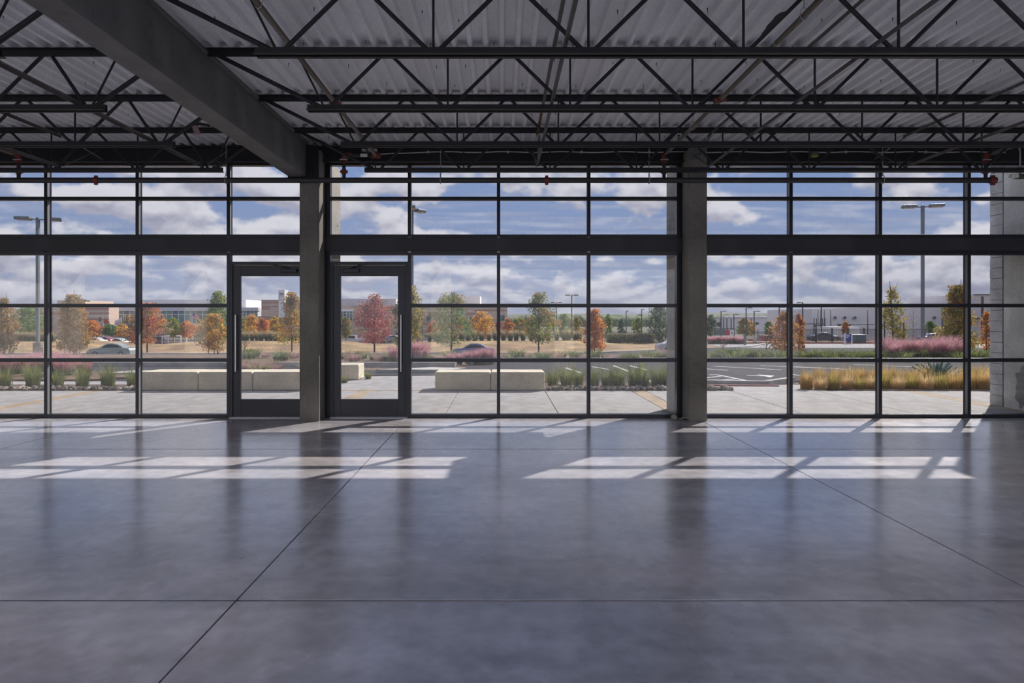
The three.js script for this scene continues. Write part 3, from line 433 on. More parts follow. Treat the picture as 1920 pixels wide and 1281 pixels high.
// river pebbles along the pavement edge
{ const r = rng(77), g0 = new THREE.IcosahedronGeometry(1, 1), m = new THREE.InstancedMesh(g0, std(0xffffff, 0.9), 2600), q = new THREE.Quaternion(), e = new THREE.Euler(), mt = new THREE.Matrix4(); let n = 0;
  for (const [a, b, c, share] of [[-14, -8.35, 15.85, 1200], [0.95, 3.95, 15.85, 1000], [3.6, 5.3, 15.9, 330]]) for (let i = 0; i < share; i++) { const s = 0.016 + r() * r() * 0.05, x = mix(a, b, r()), z = -mix(15.55, c, r()); e.set(r() * 6, r() * 6, r() * 6); q.setFromEuler(e); mt.compose(V(x, 0.02 + s * 0.3, z), q, V(s * 1.4, s * 0.8, s)); m.setMatrixAt(n, mt); const k = 0.10 + r() * r() * 0.5; m.setColorAt(n++, lin(k * 1.08, k * (0.84 + r() * 0.1), k * (0.68 + r() * 0.15))); }
  m.count = n; m.name = 'pebbles'; m.userData = { label: 'strip of loose river pebbles along the pavement edge', category: 'pebbles', kind: 'stuff' }; shade(m); scene.add(m); }
{ const r = rng(78), g0 = new THREE.IcosahedronGeometry(1, 2), p = g0.attributes.position; for (let i = 0; i < p.count; i++) { const k = 1 + (vnoise(p.getX(i) * 2 + 5, p.getY(i) * 2 + p.getZ(i) * 2.3, 4) - 0.5) * 0.5; p.setXYZ(i, p.getX(i) * k, p.getY(i) * k, p.getZ(i) * k); } g0.computeVertexNormals();
  for (const [px, d, s, t] of [[1043, 16.2, 0.10, 'beside the end of the centre bench'], [1213, 16.6, 0.12, 'near the right column pier']]) { const m = solo('boulder', g0, std(lin(0.5, 0.47, 0.42), 0.95, 0, { map: grainMap }), 'pale rounded boulder in the mulch ' + t, 'boulder'); m.scale.set(s * 1.6, s * 0.8, s); m.position.set(X(px, d), 0.04, -d); } }
// stone block benches
function bench(pxa, pxb, d, h, depth, label, group) { const a = X(pxa, d), b = X(pxb, d), m = solo('stone_bench_block', bx(a + 0.006, b - 0.006, 0, h, -d, -d - depth, 0.035), M.bench, label, 'bench', group); return m; }
bench(265, 371, 15.5, 0.435, 0.8, 'limestone bench block at the pebble end of the left bench row', 'left bench row');
bench(371, 473, 15.5, 0.435, 0.8, 'middle limestone bench block outside the left door', 'left bench row');
bench(473, 578, 15.5, 0.435, 0.8, 'limestone bench block behind the girder column', 'left bench row');
bench(598, 673, 18.2, 0.41, 0.75, 'limestone bench block standing alone beside the walk to the road');
bench(815, 920, 15.5, 0.43, 0.8, 'limestone bench block next to the walk, left half of the centre bench', 'centre bench');
bench(920, 1022, 15.5, 0.43, 0.8, 'limestone bench block next to the green grasses, right half of the centre bench', 'centre bench');
// concrete piers outside the columns and the block-edged wing wall
function pier(x0, x1, label) { const o = thing('concrete_pier', label, 'pier', [0, 0, 0], 'concrete piers outside the glass', 'structure'); part('shaft', bx(x0, x1, -0.05, 4.36, -11.43, -12.45, 0.015), M.concrete, o); part('tie_hole', merge([bar(V((x0 < 0 ? x1 : x0) - 0.002, 2.3, -12.2), V((x0 < 0 ? x1 : x0) + 0.002, 2.3, -12.2), 0.02, 10), bar(V((x0 < 0 ? x1 : x0) - 0.002, 3.3, -12.2), V((x0 < 0 ? x1 : x0) + 0.002, 3.3, -12.2), 0.02, 10)]), M.jointDark, o); }
pier(-3.26, -2.94, 'concrete pier outside the glass behind the girder column'); pier(3.0, 3.33, 'concrete pier outside the glass behind the right column'); pier(-9.62, -9.3, 'concrete pier outside the glass behind the far left column');
{ const o = thing('wing_wall', 'stained concrete wing wall with a block edge outside the right bay', 'wall', [0, 0, 0], null, 'structure');
  part('panel', bx(9.33, 9.68, -0.05, 5.4, -11.43, -12.70, 0.01), std(lin(0.80, 0.83, 0.82), 0.85, 0, { map: concMap, bumpMap: concMap, bumpScale: 0.004 }), o);
  const bm = std(lin(0.70, 0.70, 0.68), 0.9, 0, { map: grainMap }); for (let i = 0; i < 27; i++) part('block', bx(9.325 + (i % 3) * 0.002, 9.68, i * 0.2 + 0.004, i * 0.2 + 0.196, -12.72, -13.05, 0.006), bm, o); part('mortar', bx(9.34, 9.66, 0, 5.4, -12.71, -13.04), M.angle, o);
  // dark rubbed stain low on the panel
  const s = new THREE.Shape(); const n = 60, r = rng(4); for (let i = 0; i < n; i++) { const a = i / n * 6.2832, k = 0.75 + 0.35 * vnoise(Math.cos(a) * 4 + 9, Math.sin(a) * 4 + 9, 31) + r() * 0.12; const u = Math.cos(a) * 0.30 * k, v = Math.sin(a) * 0.42 * k; i ? s.lineTo(u, v) : s.moveTo(u, v); }
  part('stain', new THREE.ShapeGeometry(s).rotateY(-Math.PI / 2).translate(9.327, 0.42, -12.12), std(lin(0.30, 0.31, 0.31), 0.9, 0, { map: concMap }), o, 'dark grey rubbed stain'); o.children[o.children.length - 1].material.side = THREE.DoubleSide; }

{ // belts of distant woodland
  for (const [d, x0, x1, h, col, t] of [[420, -30, 190, 7, lin(0.14, 0.17, 0.09), 'nearer'], [760, -120, 420, 9, lin(0.14, 0.17, 0.09), 'farther']]) {
    const pos = [], idx = [], n = 160; for (let i = 0; i <= n; i++) { const x = mix(x0, x1, i / n), top = -3.8 + h * (0.55 + 0.75 * fbm(i * 0.33, d, 21, 4)); for (const [y, z] of [[-4, 0], [mix(-4, top, 0.6), -2 * vnoise(i * 0.7, 2, 5)], [top, -5 - 3 * vnoise(i * 0.9, 7, 6)], [top * 0.8, -14], [-4, -18]]) pos.push(x, y, -d + z); }
    for (let i = 0; i < n; i++) for (let k = 0; k < 4; k++) { const a = i * 5 + k, b = a + 5; idx.push(a, b, a + 1, b, b + 1, a + 1); }
    const g = new THREE.BufferGeometry(); g.setAttribute('position', new THREE.Float32BufferAttribute(pos, 3)); g.setIndex(idx); g.computeVertexNormals(); const m = solo('woodland_belt', g, std(col, 1), t + ' belt of green woodland below the hills', 'woodland', null, 'stuff'); m.material.side = THREE.DoubleSide; } }

// ================================================================ PLANTS
// grasses: a tuft of bent blades, and a second mesh of flower plumes where the plant has them
function blades(n, h, spread, w, lean, seed, cols, up0 = 0, jit = 0.35, droop = 0, dome = 0) {
  const r = rng(seed), pos = [], col = [], nor = [];
  for (let i = 0; i < n; i++) {
    const a = r() * 6.2832, b0 = Math.sqrt(r()) * spread * 0.35, ln = lean * (0.2 + r()), L = h * (1 - jit + r() * jit * 1.4) * (1 - dome * ln / lean), bx0 = Math.cos(a) * b0, bz0 = Math.sin(a) * b0, da = a + (r() - 0.5) * 1.1, cx = Math.cos(da), cz = Math.sin(da), sx = -Math.sin(da + r()), sz = Math.cos(da + r());
    const dr = droop * Math.min(1.3, ln / lean), c = cols[Math.floor(r() * cols.length)], k = 0.8 + r() * 0.4, P = [];
    for (let s = 0; s <= 3; s++) { const t = s / 3, o = ln * L * t * t, y = up0 * L + L * (1 - up0) * (t * (1 + dr) - 0.25 * lean * t * t * t - 1.5 * dr * t * t); P.push([bx0 + cx * o, y, bz0 + cz * o, w * (1 - t * 0.92)]); }
    for (let s = 0; s < 3; s++) { const [x0, y0, z0, w0] = P[s], [x1, y1, z1, w1] = P[s + 1]; const q = [[x0 - sx * w0, y0, z0 - sz * w0], [x0 + sx * w0, y0, z0 + sz * w0], [x1 + sx * w1, y1, z1 + sz * w1], [x1 - sx * w1, y1, z1 - sz * w1]]; for (const j of s === 2 ? [0, 1, 2] : [0, 1, 2, 0, 2, 3]) { pos.push(...q[j]); col.push(c[0] * k, c[1] * k, c[2] * k); } }
  }
  const g = new THREE.BufferGeometry(); g.setAttribute('position', new THREE.Float32BufferAttribute(pos, 3)); g.setAttribute('color', new THREE.Float32BufferAttribute(col, 3)); g.computeVertexNormals(); return g;
}
const leafMat = new THREE.MeshPhysicalMaterial({ color: 0xffffff, vertexColors: true, roughness: 0.9, transmission: 0.5, thickness: 0, side: THREE.DoubleSide, specularIntensity: 0.3 });
const GREEN = [[0.20, 0.24, 0.07], [0.26, 0.29, 0.09], [0.34, 0.33, 0.13], [0.15, 0.20, 0.06]], GOLD = [[0.62, 0.42, 0.17], [0.72, 0.52, 0.24], [0.56, 0.40, 0.15], [0.50, 0.38, 0.12]], DRY = [[0.48, 0.38, 0.22], [0.36, 0.33, 0.18], [0.55, 0.45, 0.30]], PINK = [[0.58, 0.30, 0.34], [0.68, 0.40, 0.43], [0.50, 0.25, 0.30], [0.62, 0.44, 0.42]], DKGREEN = [[0.09, 0.13, 0.05], [0.13, 0.17, 0.07], [0.17, 0.20, 0.08]];
const STRAW = [[0.72, 0.55, 0.30], [0.62, 0.46, 0.22], [0.78, 0.62, 0.38]], OLGOLD = [[0.48, 0.40, 0.12], [0.58, 0.44, 0.15], [0.40, 0.36, 0.10]];
const tuftTypes = {
  green: [1, 2, 3].map((s) => [['blades', blades(210, 0.72, 0.34, 0.0058, 0.75, 100 + s, GREEN, 0, 0.45, 0.45, 0.35)]]),
  gold: [1, 2, 3, 4].map((s) => [['blades', blades(520, 0.60, 0.55, 0.005, 0.60, 200 + s, [GOLD, STRAW, GOLD, OLGOLD][s - 1], 0, 0.35, 0.7, 0.42)]]),
  pink: [1, 2, 3].map((s) => [['blades', blades(160, 0.46, 0.5, 0.008, 0.45, 300 + s, DKGREEN)], ['plumes', blades(420, 0.85, 0.5, 0.008, 0.45, 330 + s, PINK, 0.4)]]),
  fountain: [1, 2, 3].map((s) => [['blades', blades(200, 0.75, 0.7, 0.022, 0.4, 400 + s, DKGREEN)], ['plumes', blades(130, 1.12, 0.7, 0.022, 0.36, 430 + s, DRY, 0.5)]]),
  low: [1, 2, 3].map((s) => [['blades', blades(150, 0.42, 0.6, 0.014, 0.9, 500 + s, [...GREEN, [0.12, 0.17, 0.06], [0.10, 0.15, 0.05]])]]),
  rose: [1, 2].map((s) => [['blades', blades(170, 0.38, 0.7, 0.012, 1.0, 600 + s, [[0.42, 0.27, 0.25], [0.52, 0.33, 0.31], [0.38, 0.32, 0.22]])]]),
  bunchdry: [1, 2].map((s) => [['blades', blades(190, 0.36, 0.7, 0.009, 0.9, 700 + s, [...DRY, ...GREEN])]]),
};
let tuftNo = 0;
function tuft(type, px, d, h, w, label, group, name) {
  const vi = tuftNo++ % tuftTypes[type].length, v = tuftTypes[type][vi]; if (type === 'gold') { const q = ['golden', 'pale straw', 'golden', 'olive gold'][vi]; label = label.replace('golden', q); group = q + ' grasses by the car park'; }
  const x = X(px, d), o = thing(name, label, 'grass', [x, GH(x, d), -d], group, 'thing'), r = rng(tuftNo * 31);
  for (const [n, g] of v) part(n, g, leafMat, o); const k = h; o.scale.set(k * w * (type === 'gold' ? 0.78 : 1), k * (type === 'gold' || type === 'green' ? 1.2 : 1), k * w * (type === 'gold' ? 0.78 : 1)); o.rotation.y = r() * 6.28; return o;
}
const rr = rng(1234);
for (const [px, d, h] of [[10, 16.0, 1], [62, 16.3, 1.15], [108, 16.1, 0.95], [155, 16.1, 1.1], [203, 16.2, 1.15], [250, 16.1, 1], [60, 16.7, 1.0], [-40, 16.2, 1.1]]) tuft('green', px, d, h, 1, 'green bunch grass clump beside the pebbles left of the benches', 'green clumps left of the benches', 'grass_clump');
for (const [px, d, h] of [[1037, 16.2, 1.0], [1063, 16.1, 1.15], [1084, 16.5, 0.95], [1112, 16.1, 1.1], [1138, 16.3, 1.05], [1160, 16.0, 1.1], [1190, 16.4, 1.2], [1205, 16.0, 1.1], [1232, 16.2, 1.05], [1252, 16.3, 1.1]]) tuft('green', px, d, h, 1, 'green bunch grass clump between the centre bench and the column pier', 'green clumps right of the centre bench', 'grass_clump');
for (const [px, d, h] of [[690, 18.5, 0.45], [646, 17.4, 0.4]]) tuft('green', px, d, h, 1.5, 'small yellow green tuft at the foot of the lone bench block', 'tufts by the lone bench block', 'grass_tuft');
{ const G2 = 'golden grasses by the car park', L = 'golden feathery grass clump in the brown mulch bed by the car park';
  for (const [px, d, h, w] of [[1512, 15.9, 1.05, 0.8], [1538, 15.85, 0.72, 1.2], [1537, 16.7, 1.05, 0.8], [1563, 15.85, 0.9, 0.9], [1568, 16.8, 1, 0.9], [1588, 15.9, 0.85, 1], [1592, 16.6, 1.1, 0.9], [1610, 15.85, 0.72, 1.3], [1612, 17, 1, 0.9], [1633, 15.9, 0.75, 1.2], [1636, 16.8, 1, 0.9], [1655, 15.95, 0.95, 1.1], [1660, 16.8, 1.15, 1], [1682, 15.85, 0.75, 1.3], [1686, 16.7, 1.0, 1], [1707, 15.9, 0.85, 1.25], [1712, 16.7, 1.0, 1], [1735, 15.85, 0.85, 1.3], [1733, 16.9, 1.15, 1], [1762, 15.85, 0.9, 1.2], [1787, 15.9, 0.85, 1.2], [1790, 16.6, 1.0, 1.1], [1812, 15.9, 0.95, 1.2], [1818, 16.8, 1.1, 1], [1838, 15.9, 1.0, 1.3], [1852, 15.8, 0.95, 1.2], [1845, 16.7, 1.15, 1.1]]) tuft('gold', px, d, h, w * 1.05, L, G2, 'feather_grass'); }
for (let i = 0; i < 13; i++) tuft('pink', 1660 + i * 11.4 + (rr() - 0.5) * 8, 26.4 + rr() * 1.6, 0.9 + rr() * 0.25, 1.15, 'pink muhly grass clump under the yellow trees beyond the car park', 'pink grasses beyond the car park', 'muhly_grass');
for (let i = 0; i < 16; i++) tuft('pink', -20 + i * 11.5 + (rr() - 0.5) * 10, 19 + rr() * 2.2, 0.62 + rr() * 0.2, 1.5, 'pink muhly grass clump in the island by the left drive', 'pink grasses by the left drive', 'muhly_grass');
for (const [px, d, h] of [[772, 24.5, 0.95], [782, 24.3, 1.05], [793, 24.8, 0.95], [846, 24.5, 0.5], [862, 24.2, 0.55], [878, 24.5, 0.62], [893, 24.2, 0.66], [906, 24.6, 0.72], [920, 24.4, 0.72], [738, 25, 0.8]]) tuft('pink', px, d, h, 1.1, 'pink muhly grass clump in front of the road behind the centre bench', 'pink grasses behind the centre bench', 'muhly_grass');
for (let i = 0; i < 9; i++) tuft('pink', 1332 + i * 7.3, 92 + rr(), 1.3, 1.6, 'pink muhly grass clump in the row before the red and white sign', 'pink grass row across the road', 'muhly_grass');
for (let i = 0; i < 46; i++) { const px = 445 + i * 18 + (rr() - 0.5) * 12; if (px > 565 && px < 628) continue; tuft(i % 3 === 0 ? 'rose' : 'low', px, 25.8 + rr() * 3.2, 0.7 + rr() * 0.6, 1, i % 3 === 0 ? 'low rose brown tuft in the strip before the road' : 'low green shrub tuft in the strip before the road', i % 3 === 0 ? 'rose brown plants before the road' : 'green plants before the road', 'low_shrub'); }
for (let i = 0; i < 34; i++) tuft('low', 1328 + i * 16.2 + (rr() - 0.5) * 8, 26 + rr() * 2, 0.95 + rr() * 0.45, 1.2, 'low green shrub tuft along the far edge of the car park', 'green plants along the car park', 'low_shrub');
for (let i = 0; i < 12; i++) tuft('bunchdry', 840 + i * 17, 17.4 + rr() * 0.9, 0.6 + rr() * 0.3, 1.1, 'dry low grass tuft just behind the centre bench', 'dry tufts behind the centre bench', 'dry_tuft');
for (let i = 0; i < 16; i++) tuft(i % 2 ? 'rose' : 'bunchdry', 440 + i * 8 + (i > 9 ? 60 : 0), 21 + rr() * 2.5, 0.9, 1.2, i % 2 ? 'rose brown tuft behind the left bench row' : 'straw and green tuft behind the left bench row', i % 2 ? 'rose tufts behind the left bench row' : 'straw tufts behind the left bench row', 'dry_tuft');
for (const px of [446, 457, 463, 473, 482, 490, 500, 508, 516, 524, 532, 541, 549, 556]) tuft('fountain', px, 97 + rr(), 1.15 + rr() * 0.2, 0.85, 'round fountain grass on the bank seen through the left door', 'fountain grasses seen through the left door', 'fountain_grass');
for (const px of [806, 818, 828, 840, 852, 866, 878, 890, 903, 917, 929, 944, 957, 968, 981, 996, 1012, 1028, 1044, 1058, 1066, 1078, 1086]) tuft('fountain', px, 97 + rr(), 1.2 + rr() * 0.3, 0.85, 'round fountain grass on the bank behind the maple trees', 'fountain grasses behind the maple trees', 'fountain_grass');
for (let i = 0; i < 9; i++) tuft('fountain', 28 + i * 9, 97, 1.2, 1.1, 'fountain grass on the bank below the green left tree', 'fountain grasses below the green left tree', 'fountain_grass');
{ // agave among the golden grasses
  const x = X(1757, 16.9), o = thing('agave', 'blue green spiky agave rising among the golden grasses', 'agave', [x, 0.02, -16.9]), r = rng(3), mat = std(lin(0.10, 0.19, 0.17), 0.6);
  const s = new THREE.Shape(); s.moveTo(0, 0).quadraticCurveTo(0.075, 0.22, 0, 0.62).quadraticCurveTo(-0.075, 0.22, 0, 0); const g = new THREE.ExtrudeGeometry(s, { depth: 0.02, bevelEnabled: true, bevelSize: 0.008, bevelThickness: 0.008, bevelSegments: 1, curveSegments: 8 }).translate(0, 0, -0.01), p = g.attributes.position; for (let i = 0; i < p.count; i++) { const y = p.getY(i); p.setZ(i, p.getZ(i) + y * y * 0.35); } g.computeVertexNormals();
  for (let i = 0; i < 26; i++) { const m = part('leaf', g, mat, o); m.rotation.set(0.15 + (i / 26) * 1.0, i * 2.4, 0, 'YXZ'); const k = 0.9 + r() * 0.25; m.scale.set(k, k, k); }
}
// trees: trunk and limbs, then a crown of leaf clusters
function leafCrown(n, seed, cols, fn, clusters, cr, leaf) {
  const r = rng(seed), pos = [], col = [], cs = [];
  for (let i = 0; i < clusters; i++) { const y = Math.pow(r(), 0.9), a = r() * 6.2832, q = Math.pow(r(), 0.42), R = fn(y) * (0.62 + 0.62 * vnoise(Math.cos(a) * 1.6 + y * 4 + 9, Math.sin(a) * 1.6 + y * 3 + 4, seed)); cs.push([Math.cos(a) * R * q, y, Math.sin(a) * R * q, cols[Math.floor(r() * cols.length)], 0.6 + r() * 0.7]); }
  const e = new THREE.Euler(), v = V(0, 0, 0);
  for (let i = 0; i < n; i++) {
    const [cx, cy, cz, c, ck] = cs[i % clusters], u = r() * 2 - 1, t = r() * 6.2832, m = Math.cbrt(r()) * cr * ck, s = Math.sqrt(1 - u * u), x = cx + Math.cos(t) * s * m, y = cy + u * m * 0.8, z = cz + Math.sin(t) * s * m, k = 0.75 + r() * 0.5, L = leaf * (0.7 + r() * 0.7); e.set(r() * 6.28, r() * 6.28, r() * 6.28);
    for (const [a, b] of [[-0.5, 0], [0, -0.35], [0.55, 0], [-0.5, 0], [0.55, 0], [0, 0.35]]) { v.set(a * L, b * L, 0).applyEuler(e); pos.push(x + v.x, y + v.y, z + v.z); col.push(c[0] * k, c[1] * k, c[2] * k); }
  }
  const g = new THREE.BufferGeometry(); g.setAttribute('position', new THREE.Float32BufferAttribute(pos, 3)); g.setAttribute('color', new THREE.Float32BufferAttribute(col, 3)); g.computeVertexNormals(); return g;
}
const bark = std(lin(0.13, 0.10, 0.085), 0.95, 0, { map: soilMap }), barkPale = std(lin(0.24, 0.21, 0.20), 0.95, 0, { map: soilMap });
const SHAPES = { round: (y) => 0.46 * Math.sqrt(Math.max(0.02, 1 - (2 * y - 0.95) ** 2)), cone: (y) => 0.44 * Math.pow(1 - y, 0.75) + 0.03, oval: (y) => 0.38 * Math.sqrt(Math.max(0.02, 1 - (1.9 * y - 0.8) ** 2)) * (1 - 0.2 * y), maple: (y) => 0.5 * Math.pow(Math.sin(Math.PI * Math.min(1, 0.16 + y * 0.8)), 0.8) * (1 - 0.35 * y) };
const C = { rust: [[0.57, 0.21, 0.065], [0.47, 0.20, 0.065], [0.65, 0.33, 0.104], [0.35, 0.21, 0.078]], brown: [[0.39, 0.23, 0.078], [0.49, 0.29, 0.091], [0.31, 0.22, 0.091], [0.43, 0.31, 0.117]], green: [[0.12, 0.22, 0.065], [0.17, 0.29, 0.091], [0.22, 0.33, 0.117]], ltgreen: [[0.23, 0.33, 0.078], [0.31, 0.36, 0.091], [0.39, 0.39, 0.104]], gold: [[0.72, 0.43, 0.065], [0.78, 0.49, 0.104], [0.57, 0.36, 0.065]], orange: [[0.73, 0.29, 0.078], [0.65, 0.25, 0.078], [0.75, 0.39, 0.104], [0.49, 0.26, 0.078]], red: [[0.56, 0.17, 0.16], [0.48, 0.14, 0.14], [0.66, 0.28, 0.25], [0.40, 0.13, 0.12], [0.45, 0.33, 0.20]], olive: [[0.42, 0.35, 0.078], [0.34, 0.31, 0.078], [0.49, 0.38, 0.091], [0.26, 0.26, 0.078]], mixed: [[0.20, 0.25, 0.078], [0.26, 0.29, 0.091], [0.52, 0.26, 0.104], [0.35, 0.33, 0.104]], dull: [[0.16, 0.22, 0.117], [0.12, 0.18, 0.104], [0.20, 0.25, 0.143]] };
let treeNo = 0;
function tree(px, d, yTop, yCrown, wpx, shape, cols, label, o2 = {}) {
  const x = X(px, d), g0 = GH(x, d), top = Y(yTop, d) - g0, c0 = Math.max(0.25, Y(yCrown, d) - g0), H = top - c0, W = wpx * d / F, seed = 900 + treeNo++ * 7, r = rng(seed);
  const o = thing(o2.name ?? 'tree', label, 'tree', [x, g0, -d], o2.group), n = o2.n ?? 1500;
  const tr = o2.tr ?? Math.max(0.03, H * 0.013), th = [bar(V(0, -0.1, 0), V(0, c0 + H * 0.35, 0), tr * 1.25, 7, tr * 0.8), bar(V(0, c0 + H * 0.35, 0), V((r() - 0.5) * 0.1 * H, c0 + H * (o2.bareTop ? 1.02 : 0.9), 0), tr * 0.8, 6, tr * 0.2)];
  for (let i = 0; i < (o2.limbs ?? 9); i++) { const y0 = c0 + H * (0.02 + 0.7 * i / 9), a = i * 2.4 + r(), L = SHAPES[shape](clamp((y0 - c0) / H)) * W * 0.8; th.push(bar(V(0, y0, 0), V(Math.cos(a) * L, y0 + L * 0.8, Math.sin(a) * L), tr * 0.45, 5, tr * 0.12)); if (o2.twigs) for (let k = 0; k < 3; k++) { const f = 0.4 + k * 0.22; th.push(bar(V(Math.cos(a) * L * f, y0 + L * 0.8 * f, Math.sin(a) * L * f), V(Math.cos(a + r() * 2 - 1) * L * (f + 0.5), y0 + L * (f * 0.8 + 0.5), Math.sin(a + r() * 2 - 1) * L * (f + 0.5)), tr * 0.22, 4, tr * 0.06)); } }
  if (o2.bareTop) for (let i = 0; i < 26; i++) { const a = i * 2.2 + r(), y0 = c0 + H * (0.66 + 0.24 * r()), q = 0.10 + 0.16 * r(); th.push(bar(V(Math.cos(a) * W * 0.05, y0, Math.sin(a) * W * 0.05), V(Math.cos(a) * W * q, y0 + H * (0.05 + r() * 0.09), Math.sin(a) * W * q), tr * 0.2, 4, tr * 0.06)); }
  part('trunk', merge(th.map(clean)), o2.pale ? barkPale : bark, o);
  if (n > 0) { const hh = o2.bareTop ? 0.88 : 1, f = leafCrown(Math.round(n * 1.7), seed, cols, SHAPES[shape], o2.clusters ?? 90, o2.cr ?? 0.14, 1); 
    const p = f.attributes.position, lf = (o2.leaf ?? 0.16) * 1.15; // leaves keep their own size: rescale each leaf about its middle after the crown is stretched
    for (let i = 0; i < p.count; i += 6) { let mx = 0, my = 0, mz = 0; for (let k = 0; k < 6; k++) { mx += p.getX(i + k) / 6; my += p.getY(i + k) / 6; mz += p.getZ(i + k) / 6; } for (let k = 0; k < 6; k++) p.setXYZ(i + k, mx * W + (p.getX(i + k) - mx) * lf, c0 + clamp(my, -0.08, 1.05) * H * hh + (p.getY(i + k) - my) * lf, mz * W + (p.getZ(i + k) - mz) * lf); }
    f.computeVertexNormals(); part('foliage', f, leafMat, o); }
  if (o2.stakes) for (const s of [-1, 1]) part('stake', bar(V(s * 0.42, 0, 0.1), V(s * 0.42, 1.5, 0.1), 0.025, 5), bark, o);
  return o;
}
tree(8, 36, 552, 662, 58, 'oval', C.brown, 'rust brown young tree at the far left beside the lamp post', { n: 2200, leaf: 0.10, bareTop: true });
tree(55, 100, 577, 630, 64, 'round', C.green, 'round green tree on the bank left of the lamp post', { n: 1300, leaf: 0.28 });
tree(82, 112, 598, 632, 14, 'round', C.orange, 'small orange tree just right of the left lamp post', { n: 400, leaf: 0.3 });
tree(138, 38, 545, 668, 84, 'oval', C.brown, 'tall rust brown tree before the stair tower', { n: 3400, leaf: 0.10, bareTop: true, clusters: 90, stakes: true });
tree(172, 116, 603, 630, 34, 'round', C.orange, 'orange tree behind the parked cars', { n: 700, leaf: 0.3 });
tree(204, 118, 608, 630, 26, 'round', C.green, 'dark green tree below the left flags', { n: 600, leaf: 0.3 });
tree(228, 120, 610, 630, 34, 'round', C.gold, 'golden tree below the second flag', { n: 700, leaf: 0.3 });
tree(276, 84, 572, 642, 90, 'maple', [...C.orange, ...C.red, ...C.mixed], 'orange red maple before the glass hall', { n: 2600, leaf: 0.20, tr: 0.09 });
tree(325, 120, 598, 630, 30, 'round', C.ltgreen, 'small green tree behind the white shelter', { n: 600, leaf: 0.3 });
tree(352, 122, 603, 632, 34, 'round', C.orange, 'pale orange tree by the striped flag', { n: 600, leaf: 0.3 });
tree(408, 66, 551, 640, 62, 'maple', C.ltgreen, 'tall yellow green tree left of the left door', { n: 1900, leaf: 0.17 });
tree(402, 56, 592, 655, 74, 'round', [...C.gold, ...C.brown], 'low golden tree with a pale trunk left of the left door', { n: 1800, leaf: 0.14, pale: true, stakes: true });
for (const [px, yt, w, c, t] of [[449, 595, 30, C.olive, 'olive green'], [471, 593, 38, C.gold, 'golden'], [493, 600, 26, C.orange, 'orange'], [515, 596, 34, [...C.gold, ...C.olive], 'yellow green']]) tree(px, 108 + (px % 4) * 3.5, yt, 634, w, 'round', c, t + ' tree in the row behind the fountain grasses, left door view', { n: 900, leaf: 0.28, group: 'trees behind the fountain grasses' });
tree(547, 84, 553, 640, 66, 'cone', [...C.gold, ...C.olive, ...C.brown], 'tall gold and olive tree beside the logo tower', { n: 1900, leaf: 0.20 });
tree(612, 112, 595, 636, 60, 'round', C.gold, 'golden tree hidden by the girder column', { n: 900, leaf: 0.28 });
tree(648, 116, 597, 634, 24, 'round', C.mixed, 'small green tree left of the red maple', { n: 500, leaf: 0.3 });
tree(702, 84, 556, 638, 96, 'maple', C.red, 'crimson maple seen through the right door', { n: 2800, leaf: 0.20, tr: 0.10 });
tree(768, 36, 528, 654, 84, 'oval', C.olive, 'tall olive yellow tree right of the right door', { n: 3200, leaf: 0.10, bareTop: true, clusters: 90, stakes: true });
tree(846, 84, 549, 642, 98, 'maple', [...C.mixed, ...C.green], 'green and russet maple behind the blue car', { n: 2600, leaf: 0.20, tr: 0.10 });
tree(812, 118, 605, 634, 26, 'round', C.orange, 'small orange tree left of the green maple', { n: 500, leaf: 0.3 });
tree(903, 104, 587, 630, 48, 'round', C.gold, 'bright golden tree before the brick block', { n: 1300, leaf: 0.26 });
tree(951, 112, 600, 630, 26, 'round', C.orange, 'orange tree at the corner of the brick block', { n: 700, leaf: 0.28 });
tree(935, 116, 604, 630, 16, 'round', C.red, 'small red tree between the golden and orange trees', { n: 400, leaf: 0.28 });
tree(1010, 84, 553, 641, 74, 'maple', [...C.mixed, ...C.ltgreen], 'green maple with russet top in the middle of the bank', { n: 2400, leaf: 0.20, tr: 0.09 });
tree(975, 120, 598, 632, 36, 'round', C.olive, 'olive tree behind the green maple', { n: 800, leaf: 0.3 });
tree(1057, 114, 591, 632, 28, 'round', C.green, 'round dark green tree under the twin lamp post', { n: 900, leaf: 0.26 });
tree(1080, 122, 597, 634, 28, 'round', C.olive, 'pale olive tree right of the twin lamp post', { n: 700, leaf: 0.3 });
tree(1115, 70, 583, 655, 62, 'oval', C.orange, 'copper orange tree at the right end of the bank', { n: 2200, leaf: 0.17 });
tree(1140, 150, 592, 634, 22, 'round', C.ltgreen, 'light green tree behind the clipped hedge', { n: 600, leaf: 0.32 });
tree(1165, 170, 600, 628, 16, 'round', C.dull, 'small blue green tree behind the clipped hedge', { n: 400, leaf: 0.36 });
tree(1196, 160, 598, 630, 26, 'round', C.ltgreen, 'spreading light green tree above the clipped hedge', { n: 600, leaf: 0.34 });
tree(1236, 103, 574, 640, 56, 'round', C.dull, 'dark blue green tree beside the concrete pier', { n: 1900, leaf: 0.22, tr: 0.12 });
tree(1332, 110, 592, 628, 24, 'round', C.dull, 'dull green tree just right of the right column', { n: 600, leaf: 0.28 });
for (const [px, yt, w, c, t] of [[1395, 598, 34, C.mixed, 'sparse grey green'], [1408, 604, 20, C.gold, 'small golden'], [1441, 605, 18, C.green, 'round bright green']]) tree(px, 136 + (px % 3) * 9, yt, 628, w, 'round', c, t + ' tree before the long pale warehouse', { n: 500, leaf: 0.34 });
tree(1472, 44, 578, 668, 80, 'oval', [...C.rust, ...C.brown], 'sparse russet tree behind the first right mullion', { n: 1500, leaf: 0.11, bareTop: true, twigs: true, cr: 0.15 });
